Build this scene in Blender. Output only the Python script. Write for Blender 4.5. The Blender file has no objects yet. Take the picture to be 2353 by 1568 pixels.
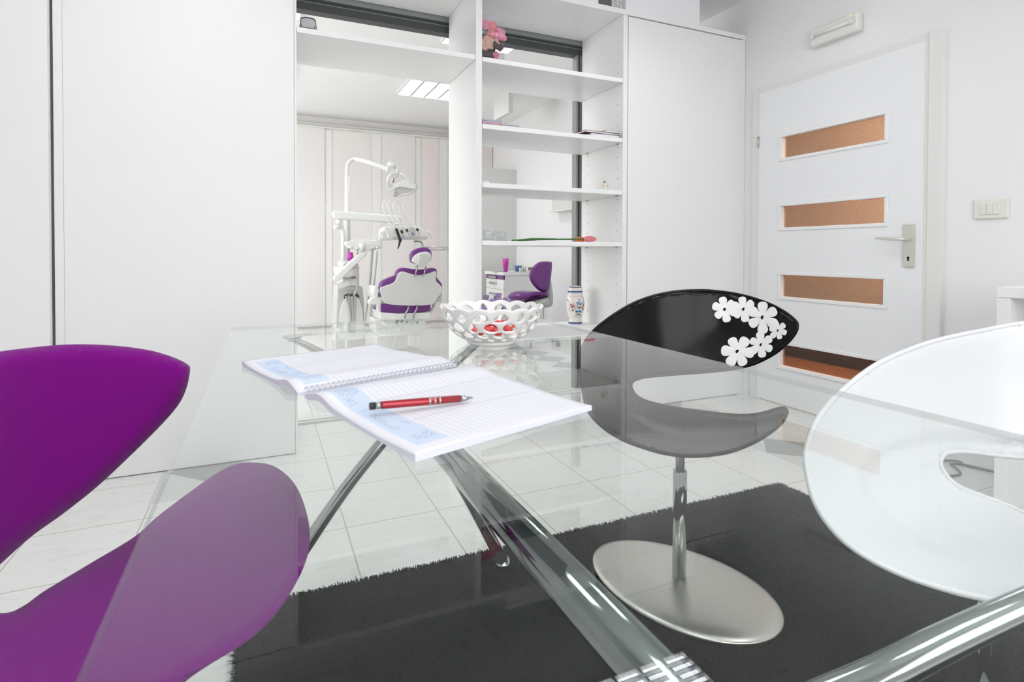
import bpy, bmesh, math, random
import numpy as np
from mathutils import Vector, Matrix
random.seed(4); np.random.seed(4)
PI = math.pi
SC = bpy.context.scene
COL = SC.collection

# ------------------------------------------------------------------ camera
F, CX, CY, YAW, PITCH, ROLL = 1281.15, 1176.5, 600.24, .4191775, -.0152578, .00277498
CAM = Vector((0, 0, .95))
fw = Vector((math.sin(YAW)*math.cos(PITCH), math.cos(YAW)*math.cos(PITCH), math.sin(PITCH)))
_r = Vector((math.cos(YAW), -math.sin(YAW), 0)); _u = _r.cross(fw)
rt = _r*math.cos(ROLL) + _u*math.sin(ROLL); up = -_r*math.sin(ROLL) + _u*math.cos(ROLL)
cd = bpy.data.cameras.new('camera'); cam = bpy.data.objects.new('camera', cd); COL.objects.link(cam)
m = Matrix((rt, up, -fw)).transposed().to_4x4(); m.translation = CAM
cam.matrix_world = m
cd.sensor_fit = 'HORIZONTAL'; cd.sensor_width = 36; cd.lens = 36*F/2353
cd.shift_y = -(784-CY)/2353; cd.shift_x = 0
cd.clip_start = .02
cd.dof.use_dof = True; cd.dof.focus_distance = 2.6; cd.dof.aperture_fstop = 9.0
SC.camera = cam
# ------------------------------------------------------------------ colour and light
SC.view_settings.view_transform = 'Standard'; SC.view_settings.look = 'None'
SC.view_settings.gamma = 1; SC.view_settings.use_curve_mapping = False
SC.view_settings.exposure = 0.09
W = bpy.data.worlds.new('world'); SC.world = W; W.use_nodes = True
W.node_tree.nodes['Background'].inputs[0].default_value = (.9, .95, 1, 1)
W.node_tree.nodes['Background'].inputs[1].default_value = 1.0
LAMP_E = 11.0      # ceiling panels
FILL_W = 45.0       # fill light through the added window behind the camera
def area(name, loc, rot, sx, sy, power, col=(1, 1, 1)):
    l = bpy.data.lights.new(name, 'AREA'); l.shape = 'RECTANGLE'; l.size = sx; l.size_y = sy; l.energy = power; l.color = col
    o = bpy.data.objects.new(name, l); COL.objects.link(o); o.location = loc; o.rotation_euler = rot
    return o
area('rear_fill', (.6, -1.56, 1.55), (math.radians(90), 0, 0), 3.0, 1.7, FILL_W, (1, .988, .975))  # unseen fill lamp set in the added rear window
area('surgery_fill', (-2.26, 5.3, 1.55), (math.radians(90), 0, math.radians(-90)), 3.2, 1.8, 53, (1, .99, .97))  # unseen fill lamp at an added side window, brightens the surgery

# ------------------------------------------------------------------ helpers
def D(x, y, t):                       # point at camera-axis distance t on the sight line of photo pixel x, y
    return CAM + (fw + rt*((x-CX)/F) - up*((y-CY)/F))*t
def at(x, y, Y=None, Z=None, X=None):
    d = fw + rt*((x-CX)/F) - up*((y-CY)/F)
    t = (Y/d.y) if Y is not None else ((X/d.x) if X is not None else (Z-.95)/d.z)
    return CAM + d*t
def lin(c):
    if isinstance(c, str):
        c = [int(c[i:i+2], 16)/255 for i in (0, 2, 4)]
    return tuple((v/12.92 if v <= .04045 else ((v+.055)/1.055)**2.4) for v in c) + (1,)
def mat(name, col, rough=.5, metal=0, bump=0, scale=40, spec=.5, coat=0, var=0, sheen=0, emit=0, trans=0, alpha=1):
    M = bpy.data.materials.new(name); M.use_nodes = True; t = M.node_tree; b = t.nodes['Principled BSDF']
    c = lin(col); b.inputs['Base Color'].default_value = c
    b.inputs['Roughness'].default_value = rough; b.inputs['Metallic'].default_value = metal
    b.inputs['Specular IOR Level'].default_value = spec; b.inputs['Coat Weight'].default_value = coat
    b.inputs['Sheen Weight'].default_value = sheen
    b.inputs['Transmission Weight'].default_value = trans; b.inputs['Alpha'].default_value = alpha
    if emit:
        b.inputs['Emission Color'].default_value = c; b.inputs['Emission Strength'].default_value = emit
    n = t.nodes.new('ShaderNodeTexNoise'); n.inputs['Scale'].default_value = scale; n.inputs['Detail'].default_value = 3
    tc = t.nodes.new('ShaderNodeTexCoord'); t.links.new(tc.outputs['Object'], n.inputs['Vector'])
    if var:
        r = t.nodes.new('ShaderNodeMix'); r.data_type = 'RGBA'
        r.inputs[6].default_value = tuple(v*(1-var) for v in c[:3])+(1,); r.inputs[7].default_value = tuple(min(1, v*(1+var)) for v in c[:3])+(1,)
        t.links.new(n.outputs[0], r.inputs[0]); t.links.new(r.outputs[2], b.inputs['Base Color'])
    if bump:
        bp = t.nodes.new('ShaderNodeBump'); bp.inputs['Strength'].default_value = bump; bp.inputs['Distance'].default_value = .002
        t.links.new(n.outputs[0], bp.inputs['Height']); t.links.new(bp.outputs[0], b.inputs['Normal'])
    return M
class NT:
    def __init__(s, M): s.t = M.node_tree
    def new(s, k): return s.t.nodes.new(k)
    def link(s, a, b): s.t.links.new(a, b)
    def m(s, op, a, b=None, c=None):
        n = s.new('ShaderNodeMath'); n.operation = op
        for i, v in enumerate((a, b, c)):
            if v is None: continue
            if isinstance(v, (int, float)): n.inputs[i].default_value = v
            else: s.link(v, n.inputs[i])
        return n.outputs[0]
    def mix(s, f, a, b):
        n = s.new('ShaderNodeMix'); n.data_type = 'RGBA'
        for i, v in ((0, f), (6, a), (7, b)):
            if isinstance(v, (int, float, tuple)): n.inputs[i].default_value = v
            else: s.link(v, n.inputs[i])
        return n.outputs[2]
    def band(s, v, a, b):       # 1 when a < v < b
        return s.m('MULTIPLY', s.m('GREATER_THAN', v, a), s.m('LESS_THAN', v, b))

WL = {}
def obj(name, bm, mt, parent=None, smooth=False, origin=None, bev=0, seg=2):
    """link a bmesh (world coordinates) as one mesh object, origin at its base"""
    me = bpy.data.meshes.new(name)
    cs = [v.co for v in bm.verts]
    if origin is None:
        lo = Vector((min(c.x for c in cs), min(c.y for c in cs), min(c.z for c in cs))); hi = Vector((max(c.x for c in cs), max(c.y for c in cs), max(c.z for c in cs)))
        origin = Vector(((lo.x+hi.x)/2, (lo.y+hi.y)/2, lo.z))
    origin = Vector(origin)
    for v in bm.verts: v.co -= origin
    if smooth is True:
        for f in bm.faces: f.smooth = True
    bm.normal_update(); bm.to_mesh(me); bm.free()
    for k in (mt if isinstance(mt, (list, tuple)) else [mt]): me.materials.append(k)
    o = bpy.data.objects.new(name, me); COL.objects.link(o)
    o.location = origin - (WL[parent.name] if parent else Vector())
    WL[o.name] = origin
    if parent: o.parent = parent
    if bev:
        b = o.modifiers.new('bevel', 'BEVEL'); b.width = bev; b.segments = seg; b.limit_method = 'ANGLE'; b.angle_limit = math.radians(40)
    return o
def thing(name, label, cat, loc=(0, 0, 0), group=None, kind=None):
    o = bpy.data.objects.new(name, None); COL.objects.link(o); o.location = loc; o.empty_display_size = .05
    WL[o.name] = Vector(loc)
    return tag(o, label, cat, group, kind)
def tag(o, label=None, cat=None, group=None, kind=None):
    if label: o['label'] = label
    if cat: o['category'] = cat
    if group: o['group'] = group
    if kind: o['kind'] = kind
    return o
def kids(o): return [c for c in COL.objects if c.parent == o]
def copytree(o, move, label=None, parent=None):
    c = o.copy(); COL.objects.link(c)
    if parent is None: c.location = Vector(o.location)+Vector(move)
    else: c.parent = parent
    WL[c.name] = WL[o.name]+Vector(move)
    if label: c['label'] = label
    for k in kids(o): copytree(k, move, None, c)
    return c
def BM(): return bmesh.new()
def box(bm, x0, x1, y0, y1, z0, z1, mi=0):
    v = [bm.verts.new((x, y, z)) for z in (z0, z1) for y in (y0, y1) for x in (x0, x1)]
    for q in ((0, 2, 3, 1), (4, 5, 7, 6), (0, 1, 5, 4), (2, 6, 7, 3), (0, 4, 6, 2), (1, 3, 7, 5)):
        f = bm.faces.new([v[i] for i in q]); f.material_index = mi
    return bm
def boxo(name, x0, x1, y0, y1, z0, z1, mt, parent=None, bev=.0015, **k):
    return obj(name, box(BM(), x0, x1, y0, y1, z0, z1), mt, parent, bev=bev, **k)
def prism(bm, pts, vec, mi=0, smooth=False):
    """closed outline (3D points) extruded by vec"""
    vec = Vector(vec); a = [bm.verts.new(p) for p in pts]; b = [bm.verts.new(Vector(p)+vec) for p in pts]; n = len(a)
    fs = [bm.faces.new(a), bm.faces.new(b[::-1])]
    for i in range(n):
        f = bm.faces.new((a[i], b[i], b[(i+1) % n], a[(i+1) % n])); f.smooth = smooth; fs.append(f)
    for f in fs: f.material_index = mi
    bmesh.ops.recalc_face_normals(bm, faces=fs)
    return bm
def cr(pts, n=6, closed=False):
    """Catmull-Rom through points"""
    P = [Vector(p) for p in pts]; N = len(P); out = []
    for i in range(N if closed else N-1):
        if closed: a, b, c, d = P[(i-1) % N], P[i], P[(i+1) % N], P[(i+2) % N]
        else: a, b, c, d = P[max(i-1, 0)], P[i], P[i+1], P[min(i+2, N-1)]
        for k in range(n):
            t = k/n
            out.append(.5*((2*b)+(c-a)*t+(2*a-5*b+4*c-d)*t*t+(-a+3*b-3*c+d)*t**3))
    if not closed: out.append(P[-1])
    return out
def tube(bm, pts, r, seg=12, closed=False, mi=0, flat=1.0):
    P = [Vector(p) for p in pts]; N = len(P)
    R = list(r) if isinstance(r, (list, tuple)) else [r]*N
    if len(R) != N: R = [np.interp(i/(N-1), np.linspace(0, 1, len(R)), R) for i in range(N)]
    tan = [((P[(i+1) % N]-P[i-1]) if closed else (P[min(i+1, N-1)]-P[max(i-1, 0)])).normalized() for i in range(N)]
    n = tan[0].orthogonal().normalized(); rings = []
    for i in range(N):
        n = (n-tan[i]*n.dot(tan[i]))
        n = n.normalized() if n.length > 1e-6 else tan[i].orthogonal().normalized()
        b = tan[i].cross(n)
        rings.append([bm.verts.new(P[i]+(n*math.cos(2*PI*k/seg)+b*math.sin(2*PI*k/seg)*flat)*R[i]) for k in range(seg)])
    for i in range(N if closed else N-1):
        A, B = rings[i], rings[(i+1) % N]
        for k in range(seg):
            f = bm.faces.new((A[k], A[(k+1) % seg], B[(k+1) % seg], B[k])); f.smooth = True; f.material_index = mi
    if not closed:
        f = bm.faces.new(rings[0][::-1]); f.material_index = mi; f = bm.faces.new(rings[-1]); f.material_index = mi
    return bm
def lathe(bm, prof, c, seg=32, mi=0, sx=1, sy=1, cap=True):
    """prof: (radius, z) pairs"""
    c = Vector(c); rings = []
    for r, z in prof:
        rings.append([bm.verts.new(c+Vector((r*sx*math.cos(2*PI*k/seg), r*sy*math.sin(2*PI*k/seg), z))) for k in range(seg)])
    for i in range(len(rings)-1):
        A, B = rings[i], rings[i+1]; m_ = mi[i] if isinstance(mi, list) else mi
        for k in range(seg):
            f = bm.faces.new((A[k], A[(k+1) % seg], B[(k+1) % seg], B[k])); f.smooth = True; f.material_index = m_
    if cap:
        for R_, rev in ((rings[0], True), (rings[-1], False)):
            try: f = bm.faces.new(R_[::-1] if rev else R_)
            except ValueError: pass
    return bm
def ball(bm, c, rx, ry=None, rz=None, seg=16, rings=10, rot=None, mi=0):
    ry = ry or rx; rz = rz or rx; c = Vector(c); pr = []
    top = None; L = []
    for i in range(1, rings):
        a = PI*i/rings
        L.append([Vector((rx*math.sin(a)*math.cos(2*PI*k/seg), ry*math.sin(a)*math.sin(2*PI*k/seg), -rz*math.cos(a))) for k in range(seg)])
    R = rot or Matrix.Identity(3)
    V = [[bm.verts.new(c+R@p) for p in ring] for ring in L]
    s = bm.verts.new(c+R@Vector((0, 0, -rz))); n = bm.verts.new(c+R@Vector((0, 0, rz)))
    for k in range(seg):
        fs = [bm.faces.new((s, V[0][(k+1) % seg], V[0][k])), bm.faces.new((n, V[-1][k], V[-1][(k+1) % seg]))]
        for i in range(len(V)-1): fs.append(bm.faces.new((V[i][k], V[i][(k+1) % seg], V[i+1][(k+1) % seg], V[i+1][k])))
        for f in fs: f.smooth = True; f.material_index = mi
    return bm
def pxprism(name, px, Y, dep, mt, parent, bev=.004, smooth_n=0, seg=3):
    """a part with the outline px standing in the plane Y, dep deep away from the reader"""
    pts = cr([(x, y, 0) for x, y in px], smooth_n, True) if smooth_n else [Vector((x, y, 0)) for x, y in px]
    P3 = [at(p.x, p.y, Y=Y) for p in pts]
    return obj(name, prism(BM(), P3, (0, dep, 0), smooth=bool(smooth_n)), mt, parent, bev=bev, seg=seg)

# ------------------------------------------------------------------ materials
M = {}
M['wall'] = mat('wall_paint', 'F1F1F1', .85, bump=.05, scale=120)
M['wallw'] = mat('wall_paint_warm', 'F2EEEC', .85, bump=.05, scale=120)
M['ceil'] = mat('ceiling_paint', 'F6F6F5', .9, bump=.04, scale=90)
M['lam'] = mat('white_laminate', 'F1F1F0', .38, spec=.35, bump=.01, scale=200)
M['lam2'] = mat('white_laminate_edge', 'F4F4F3', .35)
M['gap'] = mat('dark_gap', '50505A', .7)
M['door'] = mat('door_lacquer', 'F1F2F3', .35, spec=.4)
M['doorframe'] = mat('door_frame_lacquer', 'E9E9E6', .4)
M['plast'] = mat('white_plastic', 'E9E9E4', .35, coat=.2)
M['cream'] = mat('cream_plastic', 'E6E6DC', .4)
M['chrome'] = mat('chrome', 'A9AEAD', .07, metal=1)
M['dchrome'] = mat('darkened_chrome', '7B807E', .09, metal=1)  # chrome darkened in colour for the dark reflections on the beam
M['brush'] = mat('brushed_nickel', 'C9C9C3', .3, metal=1, bump=.02, scale=300)
M['steel'] = mat('satin_steel', 'D0CEC8', .34, metal=1, bump=.03, scale=120, var=.05)
M['nickel'] = mat('satin_nickel', 'D6D4CA', .4, metal=.6)
M['alu'] = mat('grey_aluminium', '8E928F', .45, metal=.3)
M['dalu'] = mat('dark_aluminium', '464A49', .45, metal=.2)
M['blackp'] = mat('black_plastic', '18181A', .35)
M['blackg'] = mat('gloss_black_shell', '0D0C0C', .16, coat=0, spec=.22)
M['whiteg'] = mat('gloss_white_shell', 'D6D7DA', .32, coat=.08)
M['decal'] = mat('white_flower_decal', 'F2F1F1', .3)
M['purple'] = mat('purple_wool', '750A79', .95, bump=.5, scale=900, sheen=.15, var=.12, spec=.1)
M['vinyl'] = mat('purple_vinyl', '6E2C7F', .28, coat=.3, spec=.5)
M['dwhite'] = mat('dental_white', 'E6E7E3', .35, coat=.15)
M['dgrey'] = mat('dental_grey', 'C9CAC5', .4)
M['hose'] = mat('grey_hose', 'B5B8B2', .45)
M['magenta'] = mat('magenta_plastic', 'D43CC8', .25, coat=.3)
M['magenta2'] = mat('magenta_tumbler', 'C22CA5', .22, coat=.3)
M['red'] = mat('red_lacquer', 'A00820', .18, metal=.35, coat=.6)
M['redc'] = mat('red_wrapper', 'E2413C', .25, coat=.5, var=.25, scale=60)
M['ceramic'] = mat('white_ceramic', 'EFEEEC', .22, coat=.6)
M['paper'] = mat('white_paper', 'F4F4F8', .7)
M['pinkf'] = mat('pink_petals', 'F58FB0', .6, var=.2, scale=60)
M['coralf'] = mat('coral_petals', 'EE8C92', .6, var=.2, scale=80)
M['peachf'] = mat('peach_petals', 'E9BFB0', .6, var=.15, scale=60)
M['darkf'] = mat('dark_ribbon', '3C3036', .5, var=.2)
M['lilac'] = mat('lilac_petals', 'B7A0CF', .6, var=.3, scale=90)
M['leaf'] = mat('dark_green_leaf', '2F4A2C', .5, var=.3)
M['stem'] = mat('tulip_green', '2E6B2A', .4, var=.3, scale=30)
M['orangef'] = mat('orange_tulip', 'DC8A4A', .5, var=.25, scale=60)
M['rosef'] = mat('rose_tulip', 'EE8088', .5, var=.35, scale=50)
M['fig'] = mat('beige_glaze', 'E3D0B8', .35, coat=.4)
M['hair'] = mat('brown_glaze', '5A3A2C', .35, coat=.4)
M['cable'] = mat('grey_cable', '6F7577', .5)
M['maroon'] = mat('maroon_cover', '6E2A36', .5)
M['navy'] = mat('navy_cover', '2D2A44', .5)
M['blue'] = mat('blue_print', '1F6FB8', .4)
M['greenp'] = mat('green_print', '3C8A4A', .4)
M['orangep'] = mat('orange_print', 'C8742A', .4)
M['grid'] = mat('louvre_aluminium', 'C6CAD4', .3, metal=.5)
M['lampon'] = mat('lamp_diffuser', 'FDFDFF', .5, emit=LAMP_E)
M['tubeoff'] = mat('lamp_tube_off', 'F2F2F0', .3)
M['brownwall'] = mat('hall_wall', 'E4DCD5', .8, var=.06, scale=4)
M['brownfloor'] = mat('hall_parquet', 'A0682F', .45, var=.2, scale=9)
M['browndark'] = mat('hall_cabinet', '3B2F2B', .5)
M['greybox'] = mat('grey_card', 'D2D3D4', .5)
M['darkbox'] = mat('dark_grey_felt', '6C6865', .8, var=.15, scale=300)
M['greyp'] = mat('grey_plastic', 'B7B5BA', .45, var=.05, scale=200)
M['tin'] = mat('grey_print', 'AEB4BE', .6)
M['ink'] = mat('grey_letter', 'B4B5B8', .6)
M['inkblue'] = mat('blue_letter', '8FB0D8', .5)
M['panel'] = mat('splashback_grey', 'DCDCD9', .4)
M['blueseal'] = mat('blue_label', '3A62B8', .4)
def clear(name, tint, rough=.02, base=.04, pw=5.0, gain=.85):
    m_ = bpy.data.materials.new(name); m_.use_nodes = True; n = NT(m_); t = m_.node_tree
    t.nodes.remove(t.nodes['Principled BSDF']); out = t.nodes['Material Output']
    lw = n.new('ShaderNodeLayerWeight'); lw.inputs[0].default_value = .5
    f = n.m('ADD', base, n.m('MULTIPLY', n.m('POWER', lw.outputs['Facing'], pw), gain))
    tr = n.new('ShaderNodeBsdfTransparent'); tr.inputs[0].default_value = tint
    g = n.new('ShaderNodeBsdfGlossy'); g.inputs['Roughness'].default_value = rough; g.inputs[0].default_value = (1, 1, 1, 1)
    mx = n.new('ShaderNodeMixShader'); n.link(f, mx.inputs[0]); n.link(tr.outputs[0], mx.inputs[1]); n.link(g.outputs[0], mx.inputs[2])
    n.link(mx.outputs[0], out.inputs[0])
    return m_
M['glass'] = clear('clear_table_glass', (.95, .98, .965, 1), .004, .045, 4.6, .72)
M['glassu'] = clear('clear_table_glass_underside', (.975, .99, .98, 1), .004, .01, 5.0, .18)
M['edge'] = mat('green_glass_edge', '8A9E97', .1, coat=.3, alpha=.33)
M['acry'] = clear('clear_acrylic', (.93, .91, .92, 1), .05, .05)
M['glassware'] = clear('clear_glassware', (.965, .98, .975, 1), .03, .08, 3.0, .6)
# floor: marbled off-white tiles with grey grout
def tiles():
    m_ = mat('marbled_floor_tiles', 'E4E4E1', .22, spec=.45); n = NT(m_); b = m_.node_tree.nodes['Principled BSDF']
    tc = n.new('ShaderNodeTexCoord'); sp = n.new('ShaderNodeSeparateXYZ'); n.link(tc.outputs['Object'], sp.inputs[0])
    ux = n.m('DIVIDE', n.m('SUBTRACT', sp.outputs[0], .2565), .3245); uy = n.m('DIVIDE', n.m('SUBTRACT', sp.outputs[1], 1.62), .3535)
    fx = n.m('ABSOLUTE', n.m('SUBTRACT', n.m('FRACT', n.m('ADD', ux, .5)), .5)); fy = n.m('ABSOLUTE', n.m('SUBTRACT', n.m('FRACT', n.m('ADD', uy, .5)), .5))
    g = n.m('MAXIMUM', n.m('LESS_THAN', fx, .0065), n.m('LESS_THAN', fy, .006))
    # veins
    mp = n.new('ShaderNodeMapping'); mp.inputs['Rotation'].default_value = (0, 0, .5); mp.inputs['Scale'].default_value = (1.0, 3.2, 1)
    cmb = n.new('ShaderNodeCombineXYZ'); 
    wn = n.new('ShaderNodeTexWhiteNoise'); wn.noise_dimensions = '2D'
    cb2 = n.new('ShaderNodeCombineXYZ'); n.link(n.m('FLOOR', ux), cb2.inputs[0]); n.link(n.m('FLOOR', uy), cb2.inputs[1]); n.link(cb2.outputs[0], wn.inputs['Vector'])
    ad = n.new('ShaderNodeVectorMath'); ad.operation = 'ADD'; n.link(tc.outputs['Object'], ad.inputs[0])
    sc = n.new('ShaderNodeVectorMath'); sc.operation = 'SCALE'; sc.inputs['Scale'].default_value = 7; n.link(wn.outputs['Color'], sc.inputs[0]); n.link(sc.outputs[0], ad.inputs[1])
    n.link(ad.outputs[0], mp.inputs[0])
    no = n.new('ShaderNodeTexNoise'); no.inputs['Scale'].default_value = 4.2; no.inputs['Detail'].default_value = 6; no.inputs['Distortion'].default_value = 1.2; n.link(mp.outputs[0], no.inputs['Vector'])
    v = n.m('ABSOLUTE', n.m('SUBTRACT', no.outputs[0], .5))
    vein = n.m('MULTIPLY', n.m('SUBTRACT', 1, n.m('MINIMUM', n.m('MULTIPLY', v, 45), 1)), .16)
    c = n.mix(vein, lin('E8E8E5'), lin('A6A7A4')); c = n.mix(g, c, lin('BDB8B0'))
    n.link(c, b.inputs['Base Color'])
    return m_
M['tile'] = tiles()
M['dtile'] = mat('grey_marble_inlay', '9FA19E', .25, var=.12, scale=25)
M['ltile'] = mat('pale_marble_border', 'D6D7D4', .25, var=.06, scale=15)

# ------------------------------------------------------------------ setting
XW, YC = 2.957, 2.795            # door wall, cabinet fronts
XL, YB, YR, ZC = -2.2, -1.5, 7.43, 2.65
YD = 3.27                        # back of the cabinets
fl = BM(); box(fl, XL-.1, XW, YB-.1, YR+.1, -.1, 0)
def diamond(cx, cy, r=.155, mi=1, z=.0006):
    f = fl.faces.new([fl.verts.new((cx+a*r, cy+b*r, z)) for a, b in ((1, 0), (0, 1), (-1, 0), (0, -1))]); f.material_index = mi
for x0, x1, y0, y1 in ((2.18, 2.50, -1.4, 6.6), (-.40, -.055, 2.45, 2.90), (.2, 2.5, 6.66, 6.96)):
    f = fl.faces.new([fl.verts.new(p) for p in ((x0, y0, .0003), (x1, y0, .0003), (x1, y1, .0003), (x0, y1, .0003))]); f.material_index = 2
for k in range(-4, 12):
    if 1.45 < 1.92+k*.31 < 6.6: diamond(2.34, 1.92+k*.31)
for k in range(8): diamond(.46+k*.31, 6.81)
diamond(-.225, 2.765)
fl = obj('floor', fl, [M['tile'], M['dtile'], M['ltile']], origin=(0, 0, 0)); tag(fl, kind='structure')
def struct(name, *b, mt='wall', bev=0):
    o = boxo(name, *b, M[mt], bev=bev); return tag(o, kind='structure')
struct('ceiling', XL-.1, XW+.1, YB-.1, YR+.1, ZC, ZC+.1, mt='ceil')
w = BM()
box(w, XL-.1, XL, YB, 3.65, 0, ZC); box(w, XL-.1, XL, 6.95, YR, 0, ZC); box(w, XL-.1, XL, 3.65, 6.95, 0, .6); box(w, XL-.1, XL, 3.65, 6.95, 2.5, ZC)
tag(obj('wall_left', w, M['wall']), kind='structure')
w = BM()
for a in (3.65, 5.27, 6.9): box(w, XL-.05, XL-.01, a, a+.05, .6, 2.5)
box(w, XL-.05, XL-.01, 3.65, 6.95, .6, .65); box(w, XL-.05, XL-.01, 3.65, 6.95, 2.45, 2.5)
tag(obj('fill_window_2', w, M['doorframe']), kind='structure')  # added window, unseen, lets the surgery fill light in
struct('wall_rear', XL-.1, XW+.1, YR, YR+.1, 0, ZC, mt='wallw')
# door wall with an opening
DY0, DY1, DZ = 1.645, 2.665, 1.985
w = BM()
box(w, XW, XW+.12, YB, DY0, 0, ZC); box(w, XW, XW+.12, DY1, YR, 0, ZC); box(w, XW, XW+.12, DY0, DY1, DZ, ZC)
tag(obj('wall_right', w, M['wall']), kind='structure')
# wall behind the camera with a window added, unseen, for frontal fill
w = BM(); x0, x1, z0, z1 = -.9, 2.1, .7, 2.4
box(w, XL-.1, x0, YB-.1, YB, 0, ZC); box(w, x1, XW+.1, YB-.1, YB, 0, ZC); box(w, x0, x1, YB-.1, YB, 0, z0); box(w, x0, x1, YB-.1, YB, z1, ZC)
tag(obj('wall_back', w, M['wall']), kind='structure')
w = BM()
for a in (x0, x0+1.48, x1-.05): box(w, a, a+.05, YB-.09, YB-.04, z0, z1)
box(w, x0, x1, YB-.09, YB-.04, z0, z0+.05); box(w, x0, x1, YB-.09, YB-.04, z1-.05, z1)
tag(obj('fill_window_1', w, M['doorframe']), kind='structure')
# partition left of the cabinets
struct('wall_divider', XL, -.776, YC-.03, YC+.09, 0, ZC)
struct('shadow_gap_1', -.775, -.769, YC+.0, YC+.03, 0, 2.41, mt='gap')  # dark strip painted as the shadow in the gap beside the cabinet
# bulkhead in the surgery, coloured grey to stand in for its shaded side
struct('trim_2', 2.3, 2.35, 5.26, 5.66, 2.39, ZC, mt='panel')
# sliding door frame behind the shelves: header, post, floor track
sd = thing('trim_3', None, None, (1.0, 3.3, 0), kind='structure')
h = BM(); box(h, .10, 1.995, 3.28, 3.36, 2.351, 2.392); obj('header_fascia', h, M['alu'], sd)
h = BM(); box(h, .10, 1.995, 3.30, 3.36, 2.333, 2.351); obj('header_groove', h, M['dalu'], sd)
h = BM(); box(h, .10, 1.99, 3.292, 3.30, 2.330, 2.334); obj('header_bead', h, M['alu'], sd)
h = BM(); box(h, .10, 1.995, 3.295, 3.36, 2.288, 2.330); obj('header_rail', h, M['dalu'], sd)
for a, b, k, yy in ((1.944, 1.958, 'alu', 3.295), (1.958, 1.970, 'dalu', 3.305), (1.970, 1.983, 'alu', 3.29), (1.983, 1.993, 'dalu', 3.30)):
    h = BM(); box(h, a, b, yy, 3.35, .02, 2.288); obj('post_profile', h, M[k], sd)
h = BM(); box(h, .10, 1.99, 3.25, 3.262, 0, .012); box(h, .10, 1.99, 3.30, 3.312, 0, .012); box(h, .10, 1.99, 3.262, 3.30, 0, .005)
obj('floor_track', h, M['panel'], sd)

# ------------------------------------------------------------------ tall cabinets and shelving
def cabinet(name, label, x0, x1, ztop, filler):
    t = thing(name, label, 'cabinet', ((x0+x1)/2, 3.03, 0))
    boxo('carcass', x0, x1, YC+.022, YD, 0.0, ztop, M['lam'], t)
    a, b = filler
    boxo('door', x0+a, x1-b, YC, YC+.019, .004, ztop-.006, M['lam'], t, bev=.001)
    if a > .01: boxo('filler_strip', x0, x0+a-.001, YC+.002, YC+.02, 0, ztop, M['lam'], t, bev=.001)
    if b > .01: boxo('filler_strip', x1-b+.001, x1, YC+.002, YC+.02, 0, ztop, M['lam'], t, bev=.001)
    return t
ct = cabinet('tall_cabinet', 'white tall cabinet with plain door, left of the open shelves', -.768, .144, 2.377, (.032, .012))
cabinet('tall_cabinet', 'white tall cabinet with plain door in the corner beside the panelled door', 2.006, 2.955, 2.377, (.0025, .04))
su = thing('shelving_unit', 'white open shelving unit looking through into the dental surgery', 'shelves', (1.07, 3.03, 0))
boxo('top_panel', -.768, 2.955, YC-.002, YD, 2.378, 2.408, M['lam2'], su)
boxo('divider', 1.033, 1.068, YC, YD, 0, 2.377, M['lam'], su)
boxo('divider', 1.972, 2.004, YC, YD, 0, 2.377, M['lam'], su)
boxo('shelf', .146, 1.031, YC, YD, 1.975, 2.0, M['lam2'], su)
SH = (1.995, 1.638, 1.324, 1.014, .488)
for z in SH: boxo('shelf', 1.070, 1.970, YC, YD, z-.025, z, M['lam2'], su)
pin = None
for z in SH[1:4]:
    for y in (2.85, 3.19):
        b = BM(); tube(b, [(1.972, y, z-.030), (1.956, y, z-.030)], .0035, 8); box(b, 1.957, 1.972, y-.005, y+.005, z-.0265, z-.0253); obj('shelf_pin', b, M['nickel'], su)
z = .25
while z < 2.36:
    for y in (2.85, 3.19):
        if min(abs(z-s) for s in SH) > .035:
            b = BM(); tube(b, [(1.9719, y, z), (1.9712, y, z)], .0028, 8); obj('pin_hole', b, M['gap'], su)
    z += .064

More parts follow.
